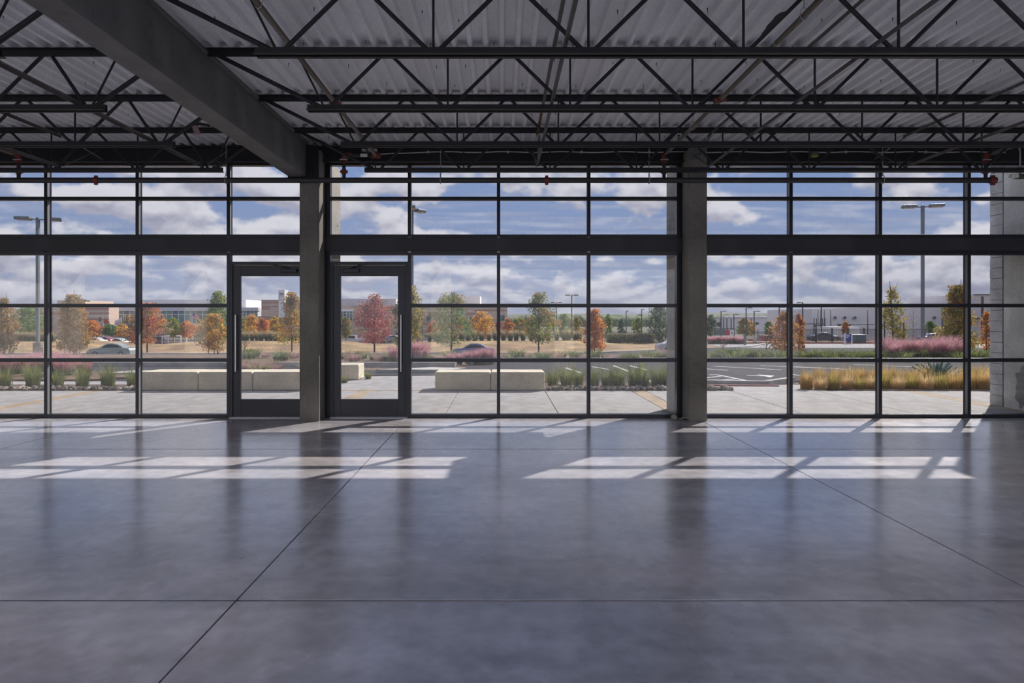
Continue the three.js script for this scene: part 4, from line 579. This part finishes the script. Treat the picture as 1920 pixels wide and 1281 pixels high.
tree(1497, 46, 584, 664, 36, 'oval', C.rust, 'narrow red brown tree next to the sparse russet tree', { n: 1100, leaf: 0.11, bareTop: true });
tree(1674, 30, 530, 668, 58, 'oval', C.olive, 'thin yellow green tree left of the tall lamp post', { n: 1000, leaf: 0.085, bareTop: true, twigs: true, cr: 0.14, stakes: true });
tree(1796, 30, 526, 668, 92, 'cone', [...C.olive, ...C.brown], 'dense gold green conical tree right of the tall lamp post', { n: 3000, leaf: 0.10, bareTop: true, clusters: 90 });
tree(1745, 126, 604, 632, 22, 'round', C.green, 'small green tree before the porthole wall', { n: 400, leaf: 0.34 });
tree(1850, 40, 578, 660, 34, 'oval', C.rust, 'thin russet tree beside the wing wall', { n: 500, leaf: 0.10, bareTop: true, twigs: true });
tree(1585, 126, 604, 626, 14, 'round', C.rust, 'small russet shrub tree before the porthole wall', { n: 300, leaf: 0.3 });
for (const [px, d, yt, yb, w, t] of [[1356, 50, 640, 656, 26, 'in front of the pink grass row'], [1437, 44, 632, 656, 44, 'in front of the stop sign'], [459, 52, 640, 655, 26, 'before the road in the left door view'], [1712, 60, 578, 640, 34, 'between the yellow tree and the tall lamp post']]) tree(px, d, yt, yb, w, 'maple', C.rust, 'small bare twiggy tree ' + t, { n: 26, leaf: 0.07, twigs: true, limbs: 14, tr: 0.03, pale: true, name: 'bare_tree' });
{ // clipped hedge
  const d = 99, a = X(1138, d), b = X(1226, d), y = GH((a + b) / 2, d), o = thing('clipped_hedge', 'long clipped grey green hedge on the far bank', 'hedge', [(a + b) / 2, y, -d]), r = rng(12), pos = [], col = [], e = new THREE.Euler(), v = V(0, 0, 0);
  for (let i = 0; i < 5200; i++) { const u = r(), x = (u - 0.5) * (b - a), y0 = 0.15 + r() * 1.35, z = (r() - 0.5) * 1.8, k = 0.75 + r() * 0.5, c = r() < 0.3 ? [0.33, 0.25, 0.17] : [0.24, 0.27, 0.15]; e.set(r() * 6, r() * 6, r() * 6); for (const [p, q] of [[-0.5, 0], [0, -0.35], [0.55, 0], [-0.5, 0], [0.55, 0], [0, 0.35]]) { v.set(p * 0.22, q * 0.22, 0).applyEuler(e); pos.push(x + v.x, y0 + v.y, z + v.z); col.push(c[0] * k, c[1] * k, c[2] * k); } }
  const g = new THREE.BufferGeometry(); g.setAttribute('position', new THREE.Float32BufferAttribute(pos, 3)); g.setAttribute('color', new THREE.Float32BufferAttribute(col, 3)); g.computeVertexNormals(); part('foliage', g, leafMat, o);
  const st = []; for (let i = 0; i < 30; i++) st.push(bar(V(mix(-0.48, 0.48, i / 29) * (b - a), 0, 0.3), V(mix(-0.48, 0.48, i / 29) * (b - a) + (r() - 0.5) * 0.5, 0.8, 0.2), 0.025, 4)); part('stems', merge(st), barkPale, o); }

// ================================================================ LAMP POSTS, CARS, SIGNS, BUILDINGS
const poleMat = std(lin(0.17, 0.20, 0.22), 0.45, 0.3), poleDark = std(lin(0.05, 0.05, 0.055), 0.5, 0.2);
function lamp(px, d, yTop, label, heads, dark, pr = 0.075, group) {
  const x = X(px, d), y = GH(x, d), h = Y(yTop, d) - y, o = thing('lamp_post', label, 'lamp post', [x, y, -d], group), m = dark ? poleDark : poleMat, k = h / 8;
  part('base', bar(V(0, 0, 0), V(0, 0.6, 0), pr * 3, 12), M.concrete, o); part('pole', bx(-pr, pr, 0, h, -pr, pr, pr * 0.2), m, o);
  for (const [dx, dz] of heads) { const u = V(dx, 0, dz).normalize(), a = V(0, h - 0.12, 0), b = u.clone().multiplyScalar(0.35).add(V(0, h - 0.08, 0)), g = new RoundedBoxGeometry(0.42, 0.16, 0.75, 1, 0.03).rotateY(Math.atan2(u.x, u.z)).translate(u.x * 0.7, h - 0.05, u.z * 0.7); const hd = part('lamp_head', g, m, o); part('arm', flatBar(a, b, 0.07, 0.05), m, o); part('lens', new THREE.BoxGeometry(0.34, 0.02, 0.6).rotateY(Math.atan2(u.x, u.z)).translate(u.x * 0.7, h - 0.14, u.z * 0.7), M.white, hd); }
  return o;
}
lamp(71, 36, 408, 'tall grey twin-head lamp post at the left beside the rust brown tree', [[-1, 0.15], [1, -0.5]], false);
lamp(773, 40, 391, 'tall grey lamp post behind the right door mullion', [[0.1, 1], [0.5, -0.8]], false);
lamp(1730, 39, 385, 'tall grey twin-head lamp post above the pink grasses', [[-1, -0.2], [1, 0.35]], false);
for (const [px, d, yt, t, hs] of [[1072, 112, 553, 'twin-head black lamp post above the round dark green tree', [[-1, 0], [1, 0]]], [1043, 135, 567, 'twin-head black lamp post left of the round dark green tree', [[-1, 0], [1, 0]]], [1039, 210, 585, 'small distant twin-head lamp post beside the green maple', [[-1, 0], [1, 0]]], [1174, 150, 583, 'left one of two single-head lamp posts above the hedge', [[0.2, 1]]], [1203, 140, 580, 'right one of two single-head lamp posts above the hedge', [[0.2, 1]]], [1352, 140, 583, 'lamp post left of the warehouse roof units', [[1, 0]]], [1376, 160, 589, 'short lamp post before the first roof unit', [[1, 0]]], [1399, 130, 577, 'lamp post before the second roof unit', [[1, 0]]], [1414, 125, 583, 'lamp post next to the stop sign', [[1, 0]]], [1461, 130, 576, 'lamp post left of the first right mullion', [[1, 0]]], [1505, 130, 567, 'lamp post left of the porthole building', [[-1, 0]]], [1540, 140, 574, 'lamp post before the porthole building edge', [[1, 0]]], [157, 120, 564, 'black twin-head lamp post beside the stair tower', [[-1, 0], [1, 0]]], [683, 150, 572, 'black lamp post behind the crimson maple', [[-1, 0], [1, 0]]]]) lamp(px, d, yt, t, hs, true, 0.09);
// cars
const glassDark = std(lin(0.03, 0.035, 0.045), 0.12), tyre = std(0x151515, 0.9), hub = std(lin(0.4, 0.4, 0.42), 0.4, 0.6), tail = std(lin(0.4, 0.02, 0.02), 0.4);
const PROF = {
  sedan: { L: 4.6, body: [[-2.3, 0.35], [-2.3, 0.75], [-2.2, 0.93], [-1.5, 1.0], [0.95, 0.98], [1.9, 0.86], [2.25, 0.68], [2.3, 0.35]], roof: [[-1.75, 0.96], [-0.95, 1.36], [-0.35, 1.45], [0.2, 1.42], [1.15, 0.96]], win: [[-1.5, 1.0], [-0.88, 1.31], [-0.33, 1.39], [0.15, 1.36], [0.9, 1.0]] },
  van: { L: 4.9, body: [[-2.45, 0.35], [-2.45, 1.05], [1.4, 1.05], [2.2, 0.95], [2.45, 0.7], [2.45, 0.35]], roof: [[-2.42, 1.02], [-2.2, 1.7], [-1.2, 1.78], [0.4, 1.75], [1.5, 1.03]], win: [[-2.2, 1.08], [-2.05, 1.6], [0.35, 1.66], [1.25, 1.08]] },
  truck: { L: 5.6, body: [[-2.8, 0.45], [-2.8, 1.12], [-0.6, 1.12], [1.6, 1.12], [2.65, 1.02], [2.8, 0.85], [2.8, 0.45]], roof: [[-0.75, 1.1], [-0.62, 1.8], [0.75, 1.82], [1.5, 1.1]], win: [[-0.55, 1.16], [-0.48, 1.7], [0.7, 1.73], [1.3, 1.16]] },
};
const carGeo = {};
for (const [k, p] of Object.entries(PROF)) { const ex = (pts, w, b) => { const g = clean(new THREE.ExtrudeGeometry(new THREE.Shape(pts.map(([x, y]) => new THREE.Vector2(x, y))), { depth: w - 2 * b, bevelEnabled: true, bevelSize: b * 0.8, bevelThickness: b, bevelSegments: 2 }).translate(0, 0, -(w - 2 * b) / 2)); return g; };
  const bump = p.L / 2; carGeo[k] = { body: ex(p.body, 1.8, 0.08), roof: ex(p.roof, 1.5, 0.1), win: ex(p.win, 1.53, 0.02), ws: ex([[p.win[p.win.length - 1][0] + 0.06, p.win[0][1]], [p.win[p.win.length - 2][0] + 0.16, p.win[p.win.length - 2][1]], [p.win[p.win.length - 2][0] + 0.06, p.win[p.win.length - 2][1]], [p.win[p.win.length - 1][0] - 0.1, p.win[0][1]]], 1.35, 0.02), wheel: new THREE.CylinderGeometry(0.33, 0.33, 0.22, 18).rotateX(Math.PI / 2), hub: new THREE.CylinderGeometry(0.2, 0.2, 0.24, 12).rotateX(Math.PI / 2), lamps: merge([bx(-bump - 0.03, -bump + 0.1, 0.7, 0.85, -0.8, -0.45), bx(-bump - 0.03, -bump + 0.1, 0.7, 0.85, 0.45, 0.8)]), heads: merge([bx(bump - 0.12, bump + 0.02, 0.6, 0.72, -0.8, -0.45), bx(bump - 0.12, bump + 0.02, 0.6, 0.72, 0.45, 0.8)]) }; }
function car(kind, px, d, color, label, turn = 0, group) {
  const x = X(px, d), o = thing(kind === 'truck' ? 'pickup_truck' : kind === 'van' ? 'minivan' : 'car', label, kind === 'truck' ? 'truck' : 'car', [x, GH(x, d) + 0.05, -d], group), g = carGeo[kind], m = new THREE.MeshPhysicalMaterial({ color, roughness: 0.35, metalness: 0.3, clearcoat: 0.8, clearcoatRoughness: 0.1 });
  const b = part('body', g.body, m, o); part('cabin', g.roof, m, o); part('side_window', g.win, glassDark, o); part('windscreen', g.ws, glassDark, o); part('tail_light', g.lamps, tail, b); part('headlight', g.heads, M.white, b);
  const wb = PROF[kind].L * 0.3; for (const sx of [-1, 1]) for (const sz of [-1, 1]) { const w = part('wheel', g.wheel, tyre, o); w.position.set(sx * wb, 0.33, sz * 0.8); part('hub_cap', g.hub, hub, w); }
  o.rotation.y = turn; return o;
}
car('sedan', 211, 74, lin(0.30, 0.36, 0.36), 'silver green sedan driving along the road on the left', Math.PI);
car('sedan', 886, 73, lin(0.08, 0.13, 0.28), 'dark blue sedan on the road behind the pink grasses', Math.PI);
car('sedan', 1272, 74, lin(0.55, 0.55, 0.57), 'pale car on the road half hidden by the concrete pier', 0);
car('van', 288, 132, lin(0.10, 0.07, 0.10), 'dark plum minivan parked beside the white shelter', Math.PI);
for (const [k, px, d, c, t] of [['sedan', 178, 136, lin(0.6, 0.6, 0.62), 'white sedan parked behind the rust brown tree'], ['sedan', 198, 140, lin(0.30, 0.05, 0.08), 'dark red sedan parked below the left flags'], ['sedan', 222, 130, lin(0.55, 0.58, 0.6), 'silver sedan parked below the second flag'], ['van', 243, 140, lin(0.10, 0.16, 0.20), 'teal grey minivan parked left of the orange red maple'], ['van', 706, 148, lin(0.05, 0.06, 0.12), 'navy van parked behind the crimson maple trunk'], ['sedan', 724, 158, lin(0.45, 0.06, 0.14), 'crimson car parked right of the maple trunk'], ['sedan', 738, 152, lin(0.5, 0.5, 0.5), 'grey car parked at the right edge of the right door'], ['sedan', 800, 158, lin(0.35, 0.36, 0.4), 'grey car parked left of the bank'], ['van', 822, 142, lin(0.45, 0.5, 0.55), 'pale blue van parked left of the bank']]) car(k, px, d, c, t, Math.PI * 0.9, 'cars in the far car park');
car('truck', 662, 140, lin(0.62, 0.64, 0.66), 'white pickup truck parked in the right door view', Math.PI);
car('truck', 1434, 120, lin(0.35, 0.04, 0.04), 'red truck behind the stop sign', 0.3); car('van', 1460, 126, lin(0.07, 0.07, 0.10), 'dark van behind the sparse russet tree', 0); car('sedan', 1545, 110, lin(0.08, 0.09, 0.12), 'dark car behind the iron fence', 0); car('sedan', 1750, 112, lin(0.10, 0.10, 0.26), 'blue car behind the fence near the tall lamp post', 0);
// flags
function flag(px, d, yTop, label, stripes, w) {
  const x = X(px, d), y = GH(x, d), h = Y(yTop, d) - y, o = thing('flagpole', label, 'flag', [x, y, -d]); part('pole', bar(V(0, 0, 0), V(0, h, 0), 0.07, 8, 0.05), M.white, o);
  stripes.forEach(([c, a, b, u0, u1]) => { const g = new THREE.PlaneGeometry(1, 1, 10, 3), p = g.attributes.position; for (let i = 0; i < p.count; i++) { const u = mix(u0, u1, p.getX(i) + 0.5), v = mix(a, b, p.getY(i) + 0.5); p.setXYZ(i, u * w, h - 0.3 - v * 1.25 - Math.abs(u) * 0.9, Math.sin(u * 7) * 0.25 * u); } g.computeVertexNormals(); const m = std(c, 0.9); m.side = THREE.DoubleSide; part('cloth', g, m, o); });
}
const fr = lin(0.55, 0.07, 0.06), fw = lin(0.75, 0.72, 0.72), fb = lin(0.06, 0.08, 0.3);
flag(194, 176, 595, 'red flag with a white edge on a pole by the brick block', [[fr, 0, 1, 0, 0.75], [fw, 0, 1, 0.75, 1]], 1.7);
flag(228, 176, 593, 'white and pink flag on a pole before the glass hall', [[fw, 0, 0.5, -1, 0], [lin(0.7, 0.45, 0.5), 0.5, 1, -1, 0]], 1.7);
flag(360, 172, 584, 'striped red white and blue flag before the glass hall', [...Array.from({ length: 7 }, (_, i) => [i % 2 ? fw : fr, i / 7, (i + 1) / 7, i < 4 ? 0.4 : 0, 1]), [fb, 0, 4 / 7, 0, 0.4]], 1.9);
{ // white shelter
  const d = 126, a = X(304, d), b = X(339, d), y = GH(a, d), t = Y(630, d), o = thing('cart_shelter', 'white framed open shelter beside the plum minivan', 'shelter'); part('roof', bx(a, b, t - 0.12, t, -d, -d - 2.4), M.white, o); for (const k of [0, 0.33, 0.66, 1]) for (const z of [0, -2.3]) part('post', bx(mix(a, b, k) - 0.07, mix(a, b, k) + 0.07, y, t - 0.12, -d + z - 0.07, -d + z + 0.07), M.white, o); part('rail', bx(a, b, y + 0.9, y + 1.0, -d - 2.3, -d - 2.36), M.white, o); part('rail', bx(a, b, y + 0.9, y + 1.0, -d, -d - 0.06), M.white, o); }
// signs across the road
{ const d = 96, o = thing('red_and_white_sign', 'dark framed board with a red panel and a white panel above pink grasses', 'sign'), B = (a, b, t, u, z, m, n, l) => part(n, bx(X(a, d), X(b, d), Y(u, d), Y(t, d), -d + z, -d + z - 0.1), m, o, l);
  B(1339, 1377, 616, 617.5, 0, poleDark, 'top_beam'); B(1376, 1377.4, 616, 640, 0.02, poleDark, 'post'); B(1339, 1340.4, 616, 640, 0.02, poleDark, 'post'); B(1341, 1360, 618, 629, 0, std(lin(0.12, 0.17, 0.17), 0.8), 'louvre_panel'); B(1360.3, 1368, 619, 629, 0.05, std(lin(0.42, 0.04, 0.06), 0.6), 'red_panel', 'red panel'); const w = B(1368.8, 1376, 619, 629.5, 0.05, M.white, 'white_panel', 'white panel with a grey emblem'); part('emblem', new THREE.ExtrudeGeometry(new THREE.Shape([new THREE.Vector2(-0.16, -0.25), new THREE.Vector2(0, 0.28), new THREE.Vector2(0.16, -0.25), new THREE.Vector2(0, -0.1)]), { depth: 0.02, bevelEnabled: false }).translate(X(1372.4, d), Y(624, d), -d + 0.05), std(lin(0.2, 0.24, 0.3), 0.8), w); }
{ const d = 92, c = document.createElement('canvas'); c.width = 128; c.height = 160; const k = c.getContext('2d'); k.fillStyle = '#2f357c'; k.fillRect(0, 0, 128, 160); k.strokeStyle = '#dfe2f5'; k.lineWidth = 9; for (const [y, a, b] of [[24, 14, 88], [50, 16, 96], [76, 14, 68]]) { k.beginPath(); for (let x = a; x <= b; x += 3) { const yy = y + Math.sin(x * 0.55) * 2.4 + Math.sin(x * 0.23) * 1.5; x === a ? k.moveTo(x, yy) : k.lineTo(x, yy); } k.stroke(); } k.strokeStyle = '#6d73ad'; k.lineWidth = 4; for (const [y, b] of [[104, 80], [124, 60]]) { k.beginPath(); k.moveTo(16, y); k.lineTo(b, y); k.stroke(); }
  const t = new THREE.CanvasTexture(c); t.colorSpace = THREE.SRGBColorSpace; const a = X(1585.2, d), b = X(1596, d), y0 = Y(640.3, d), y1 = Y(626.3, d), g = GH(a, d), o = thing('blue_sign', 'blue directional sign on white posts before the iron fence', 'sign'); part('panel', bx(a, b, y0, y1, -d, -d - 0.08), std(lin(0.03, 0.035, 0.2), 0.6), o); part('face', new THREE.PlaneGeometry(b - a, y1 - y0).translate((a + b) / 2, (y0 + y1) / 2, -d + 0.006), std(0xffffff, 0.6, 0, { map: t }), o, 'blue face with three white lines of lettering'); for (const x of [a - 0.06, b + 0.08]) part('post', bx(x - 0.07, x + 0.07, g, y1 + 0.1, -d - 0.1, -d + 0.04), M.white, o); }
{ const d = 94, a = X(1599, d), b = X(1624.5, d), g = GH(a, d), t = Y(628.5, d), o = thing('utility_cabinet', 'dark green grey utility cabinet beside the blue sign', 'cabinet'), m = std(lin(0.07, 0.10, 0.11), 0.7); part('body', bx(a, b, g, t, -d, -d - 1.4, 0.03), m, o); part('lid', bx(a - 0.04, b + 0.04, t, t + 0.08, -d + 0.05, -d - 1.45), M.galv, o); part('door', bx(a + 0.42, b - 0.06, g + 0.1, t - 0.08, -d + 0.02, -d), m, o); part('vent_side', bx(a + 0.04, a + 0.36, g + 0.1, t - 0.08, -d + 0.02, -d), std(lin(0.14, 0.16, 0.17), 0.7), o); }
{ const d = 88, x = X(1422, d), g = GH(x, d), y = Y(612.5, d), o = thing('stop_sign', 'octagonal sign seen from its bare grey back', 'sign', [0, 0, 0]); part('plate', new THREE.CylinderGeometry(0.3, 0.3, 0.03, 8).rotateY(Math.PI / 8).rotateX(Math.PI / 2).translate(x, y, -d), std(lin(0.6, 0.6, 0.6), 0.5), o); part('post', bx(x - 0.03, x + 0.03, g, y + 0.2, -d - 0.05, -d - 0.02), M.galv, o); }
{ const d = 90, x = X(1397, d), g = GH(x, d), o = thing('bollard_light', 'grey post at the end of the pink grass row', 'bollard'); part('post', bx(x - 0.13, x + 0.13, g, Y(626, d), -d - 0.1, -d + 0.1, 0.02), poleMat, o); part('cap', bx(x - 0.16, x + 0.16, Y(626, d), Y(625, d), -d - 0.13, -d + 0.13), poleDark, o); }
{ const d = 96, x = X(1415, d), g = GH(x, d), o = thing('stone_plinth', 'pale square stone plinth under the lamp post by the stop sign', 'plinth'); part('block', bx(x - 0.22, x + 0.22, g, Y(632, d), -d - 0.22, -d + 0.22, 0.03), M.curb, o); }
// iron fences
function fence(px0, px1, d, h, label) { const a = X(px0, d), b = X(px1, d), o = thing('iron_fence', label, 'fence'), n = Math.round((b - a) / 2.4); for (let i = 0; i <= n; i++) { const x = mix(a, b, i / n), g = GH(x, d); part('post', bx(x - 0.075, x + 0.075, g, g + h + 0.12, -d - 0.075, -d + 0.075), poleDark, o); if (i < n) { const x1 = mix(a, b, (i + 1) / n), g1 = GH(x1, d); for (const r of [0.15, 0.93]) part('rail', flatBar(V(x, g + h * r, -d), V(x1, g1 + h * r, -d), 0.03, 0.04), poleDark, o); const pk = []; for (let k = 1; k < 16; k++) { const xx = mix(x, x1, k / 16); pk.push(bx(xx - 0.018, xx + 0.018, g + 0.08, g + h, -d - 0.018, -d + 0.018)); } const p = part('pickets', merge(pk), poleDark, o); p.userData.kind = 'stuff'; } } }
fence(1500, 1650, 96.5, 2.0, 'black iron fence behind the blue sign'); fence(1695, 1772, 97, 2.0, 'black iron fence behind the pink grasses and tall lamp post'); fence(1130, 1248, 108, 1.7, 'black iron fence behind the clipped hedge'); fence(1395, 1500, 112, 1.9, 'black iron fence before the long warehouse');
// ---------------------------------------------------------------- buildings
const W_ = { tanBrick: std(lin(0.80, 0.60, 0.47), 0.9, 0, { map: grainMap }), redBrick: std(lin(0.42, 0.19, 0.14), 0.9), paleBrick: std(lin(0.78, 0.64, 0.52), 0.9), metal: std(lin(0.56, 0.55, 0.58), 0.6), white: std(lin(0.85, 0.85, 0.85), 0.8), green: std(lin(0.10, 0.19, 0.17), 0.12, 0.1), dark: std(lin(0.05, 0.06, 0.075), 0.3), grey: std(lin(0.60, 0.58, 0.60), 0.8), pale: std(lin(0.76, 0.73, 0.74), 0.85) };
const BB = (a, b, t, u, d, dep) => bx(X(a, d), X(b, d), Math.max(-4.2, Y(u, d)), Y(t, d), -d, -d - dep);
function building(label) { return thing('building', label, 'building', [0, 0, 0], 'buildings beyond the road'); }
function bands(o, a, b, d, rows) { for (const [t, u, m, a2, b2] of rows) part('brick_band', BB(a2 ?? a, b2 ?? b, t, u, d - 0.12, 0.3), m, o); }
function glazing(o, a, b, t, u, d, n, frame = W_.white) { const host = part('window_wall', BB(a, b, t, u, d - 0.05, 0.2), W_.dark, o); for (let i = 0; i < n; i++) { part('pane', BB(mix(a, b, i / n) + 0.35, mix(a, b, (i + 1) / n) - 0.35, t + 0.4, u - 0.4, d - 0.25, 0.1), i % 4 === 2 ? W_.dark : W_.green, host); } for (let i = 0; i <= n; i++) part('mullion', BB(mix(a, b, i / n) - 0.35, mix(a, b, i / n) + 0.35, t, u, d - 0.35, 0.25), frame, host); part('transom', BB(a, b, mix(t, u, 0.28) - 0.25, mix(t, u, 0.28) + 0.25, d - 0.33, 0.2), frame, host); }
const windowUnit = (o, a, b, t, u, d) => { const w = part('window', BB(a, b, t, u, d - 0.15, 0.3), W_.grey, o); part('pane', BB(a + 0.7, (a + b) / 2 - 0.3, t + 0.7, u - 0.7, d - 0.22, 0.2), W_.green, w); part('pane', BB((a + b) / 2 + 0.3, b - 0.7, t + 0.7, u - 0.7, d - 0.22, 0.2), W_.dark, w); };
{ const o = building('tan brick block with a stair tower at the far left'), d = 196; part('wall', BB(38, 112, 577, 640, d, 20), W_.tanBrick, o); bands(o, 38, 112, d, [[582, 583.6, W_.paleBrick], [587, 588.5, W_.redBrick], [593, 594, W_.paleBrick]]); part('tower', BB(107, 160, 563.5, 640, d - 4, 14), W_.tanBrick, o); bands(o, 107, 160, d - 4, [[567, 569, W_.paleBrick], [572, 573.4, W_.redBrick], [580, 582, W_.paleBrick], [588, 589.5, W_.redBrick], [596, 598, W_.paleBrick]]); part('roof_unit', BB(140, 150, 561, 564, d, 3), W_.dark, o); windowUnit(o, 62, 70, 594, 600, d); windowUnit(o, 76, 84, 594, 600, d); }
{ const o = building('red and tan striped brick block beside the glass hall'), d = 190; part('wall', BB(158, 204, 576, 640, d, 5), W_.tanBrick, o); bands(o, 158, 204, d, [[578, 580, W_.redBrick], [583, 584.4, W_.paleBrick], [587, 588.5, W_.redBrick], [592, 594, W_.paleBrick], [598, 599.4, W_.redBrick], [604, 605.5, W_.paleBrick]]); part('doorway', BB(186, 188, 595, 603, d - 0.1, 0.3), W_.dark, o); }
{ const o = building('long green glass hall with a grey metal upper storey'), d = 200; part('wall', BB(206, 484, 580, 640, d, 26), W_.grey, o); glazing(o, 209, 448, 583, 606, d, 21); glazing(o, 448, 483, 583, 601, d, 5); part('fascia', BB(206, 484, 576.5, 583, d - 0.8, 2), W_.metal, o); part('canopy', BB(209, 445, 607, 611, d - 4, 5), W_.white, o); part('lower_wall', BB(206, 484, 611, 640, d - 0.5, 1), W_.tanBrick, o); part('upper_storey', BB(262, 452, 562, 577, d + 8, 16), W_.metal, o); part('roof_unit', BB(267, 280, 567, 570, d + 6, 2), W_.grey, o); part('white_block', BB(440, 461, 562, 581, d + 5, 14), W_.white, o); }
{ const o = building('tan brick block with dark red bands and a white logo tower'), d = 192; part('wall', BB(490, 606, 562.5, 640, d, 22), W_.tanBrick, o); bands(o, 490, 606, d, [[562.5, 564, W_.redBrick], [567, 568.5, W_.redBrick], [574, 575, W_.redBrick], [577, 579.5, W_.redBrick, 490, 505], [593, 595.5, W_.redBrick], [597, 598.4, W_.redBrick], [602, 603, W_.paleBrick]]);
  const t = part('logo_tower', BB(522.6, 533.2, 543.6, 596, d - 1.5, 3), W_.white, o, 'white tower with a dark emblem'); part('tower_edge', BB(522.2, 523.2, 543.6, 562, d - 1.8, 3.4), W_.grey, t); part('tower_edge', BB(532.4, 533.4, 543.6, 562, d - 1.8, 3.4), W_.grey, t); part('tower_joint', BB(523, 532.6, 555.2, 555.6, d - 1.65, 0.2), W_.grey, t); part('tower_joint', BB(523, 532.6, 561.6, 562.1, d - 1.65, 0.2), W_.grey, t);
  const lg = []; const ring = (cx, cy, r, a0, a1) => { const pts = []; for (let i = 0; i <= 12; i++) { const a = mix(a0, a1, i / 12); pts.push(V(X(cx + Math.cos(a) * r, d - 1.7), Y(cy + Math.sin(a) * r * 0.95, d - 1.7), -d + 1.75)); } lg.push(clean(new THREE.TubeGeometry(new THREE.CatmullRomCurve3(pts), 16, 0.07, 5))); }; ring(526.8, 551.4, 1.7, 0.5, 5.4); ring(529.6, 551.4, 1.7, 3.6, 8.6); part('emblem', merge(lg), W_.dark, t, 'dark linked-ring emblem'); }
{ const o = building('pale grey and brick wing seen through the right door'), d = 186; part('wall', BB(611, 792, 573, 640, d, 20), W_.tanBrick, o); part('upper_storey', BB(611, 742, 560.5, 580, d + 3, 14), W_.metal, o); glazing(o, 632, 661, 584, 600, d, 5); part('fascia', BB(611, 662, 580, 584, d - 0.5, 1), W_.white, o); bands(o, 663, 792, d, [[575, 576.5, W_.redBrick], [580, 582, W_.paleBrick], [586, 587, W_.redBrick], [593, 595, W_.redBrick], [601, 603, W_.paleBrick]]); for (const [a, b] of [[646, 650], [651, 655], [656, 660]]) part('window', BB(a, b, 566, 577, d + 2.9, 0.3), W_.grey, o); }
{ const o = building('pink tan brick block with a white penthouse in the centre view'), d = 184; part('wall', BB(793, 951, 572, 645, d, 22), W_.tanBrick, o); part('penthouse', BB(828, 900, 555.5, 575, d + 6, 12), W_.white, o); bands(o, 793, 951, d, [[574, 576, W_.redBrick], [581, 583, W_.redBrick, 888, 951], [583, 585, W_.paleBrick, 793, 890], [588, 589.6, W_.redBrick, 872, 892], [596, 597.6, W_.paleBrick], [606, 607.6, W_.redBrick], [616, 618, W_.paleBrick]]); windowUnit(o, 799, 806, 592, 602, d); windowUnit(o, 935, 947, 590, 602, d); windowUnit(o, 913, 922, 596, 604, d); windowUnit(o, 880, 888, 593, 603, d); }
{ const o = building('long low pale warehouse with roof units behind the lamp posts'), d = 240; part('wall', BB(1300, 1530, 595.5, 640, d, 40), W_.pale, o); part('parapet', BB(1300, 1530, 594.6, 595.8, d - 0.4, 1), W_.grey, o); for (const [a, b] of [[1365, 1375], [1377, 1387], [1392, 1410], [1419, 1434], [1439, 1456]]) part('roof_unit', BB(a, b, 592, 595, d + 6, 4), W_.grey, o); for (const px of [1341, 1348.5, 1410, 1419]) part('porthole', new THREE.CylinderGeometry(0.75, 0.75, 0.3, 16).rotateX(Math.PI / 2).translate(X(px, d), Y(608, d), -d + 0.1), W_.dark, o); for (const px of [1351.5, 1357.5, 1363.5, 1371.5, 1409]) part('pylon', BB(px - 0.5, px + 0.5, 598, 622, d - 3, 0.6), W_.dark, o); }
{ const o = building('tall pale block with round portholes and dark pylons on the right'), d = 150, up = (px) => mix(580, 573, clamp((px - 1523) / 240));
  const s = new THREE.Shape([new THREE.Vector2(X(1522, d), -4.2), new THREE.Vector2(X(1765, d), -4.2), new THREE.Vector2(X(1765, d), Y(573, d)), new THREE.Vector2(X(1522, d), Y(579.5, d))]); part('wall', triUV(clean(new THREE.ExtrudeGeometry(s, { depth: 25, bevelEnabled: false }).translate(0, 0, -d - 25))), W_.pale, o);
  for (const px of [1565, 1583, 1602, 1751]) { const w = part('porthole', new THREE.CylinderGeometry(0.34, 0.34, 0.3, 20).rotateX(Math.PI / 2).translate(X(px, d), Y(596, d), -d + 0.1), W_.dark, o); part('rim', new THREE.TorusGeometry(0.36, 0.06, 6, 20).translate(X(px, d), Y(596, d), -d + 0.25), W_.grey, w); }
  for (const px of [1514, 1519, 1525.5, 1537, 1604, 1619.5, 1635]) part('pylon', bar(V(X(px, d), Y(626, d), -d + 5), V(X(px, d), Y(582, d), -d + 5), 0.13, 8, 0.06), W_.dark, o);
  const can = (a, b, t) => part('canopy', BB(a, b, t, t + 1.6, d - 6, 4), W_.dark, o); can(1506, 1548, 606.5); can(1586, 1640, 607.5); for (const px of [1527, 1531.5, 1539, 1543, 1547.5]) part('canopy_post', BB(px - 0.4, px + 0.4, 597, 626, d - 5, 0.3), W_.dark, o); for (const [a, b] of [[1571, 1576.5], [1590, 1595], [1526, 1531], [1536, 1541]]) part('window', BB(a, b, 609, 613.5, d - 0.1, 0.3), W_.dark, o); part('loading_wall', BB(1557, 1612, 613, 632, d - 12, 6), W_.white, o); }
{ const o = building('grey block corner beside the wing wall at the far right'), d = 140; part('wall', BB(1829, 2000, 552, 640, d, 24), W_.grey, o); part('parapet', BB(1828.6, 2000, 551.4, 553, d - 0.3, 0.6), W_.dark, o); part('pylon', BB(1842.5, 1844.5, 556, 620, d - 2, 0.5), W_.dark, o); part('canopy', BB(1832, 1856, 596, 598, d - 3, 3), W_.dark, o); }

renderer.render(scene, camera);
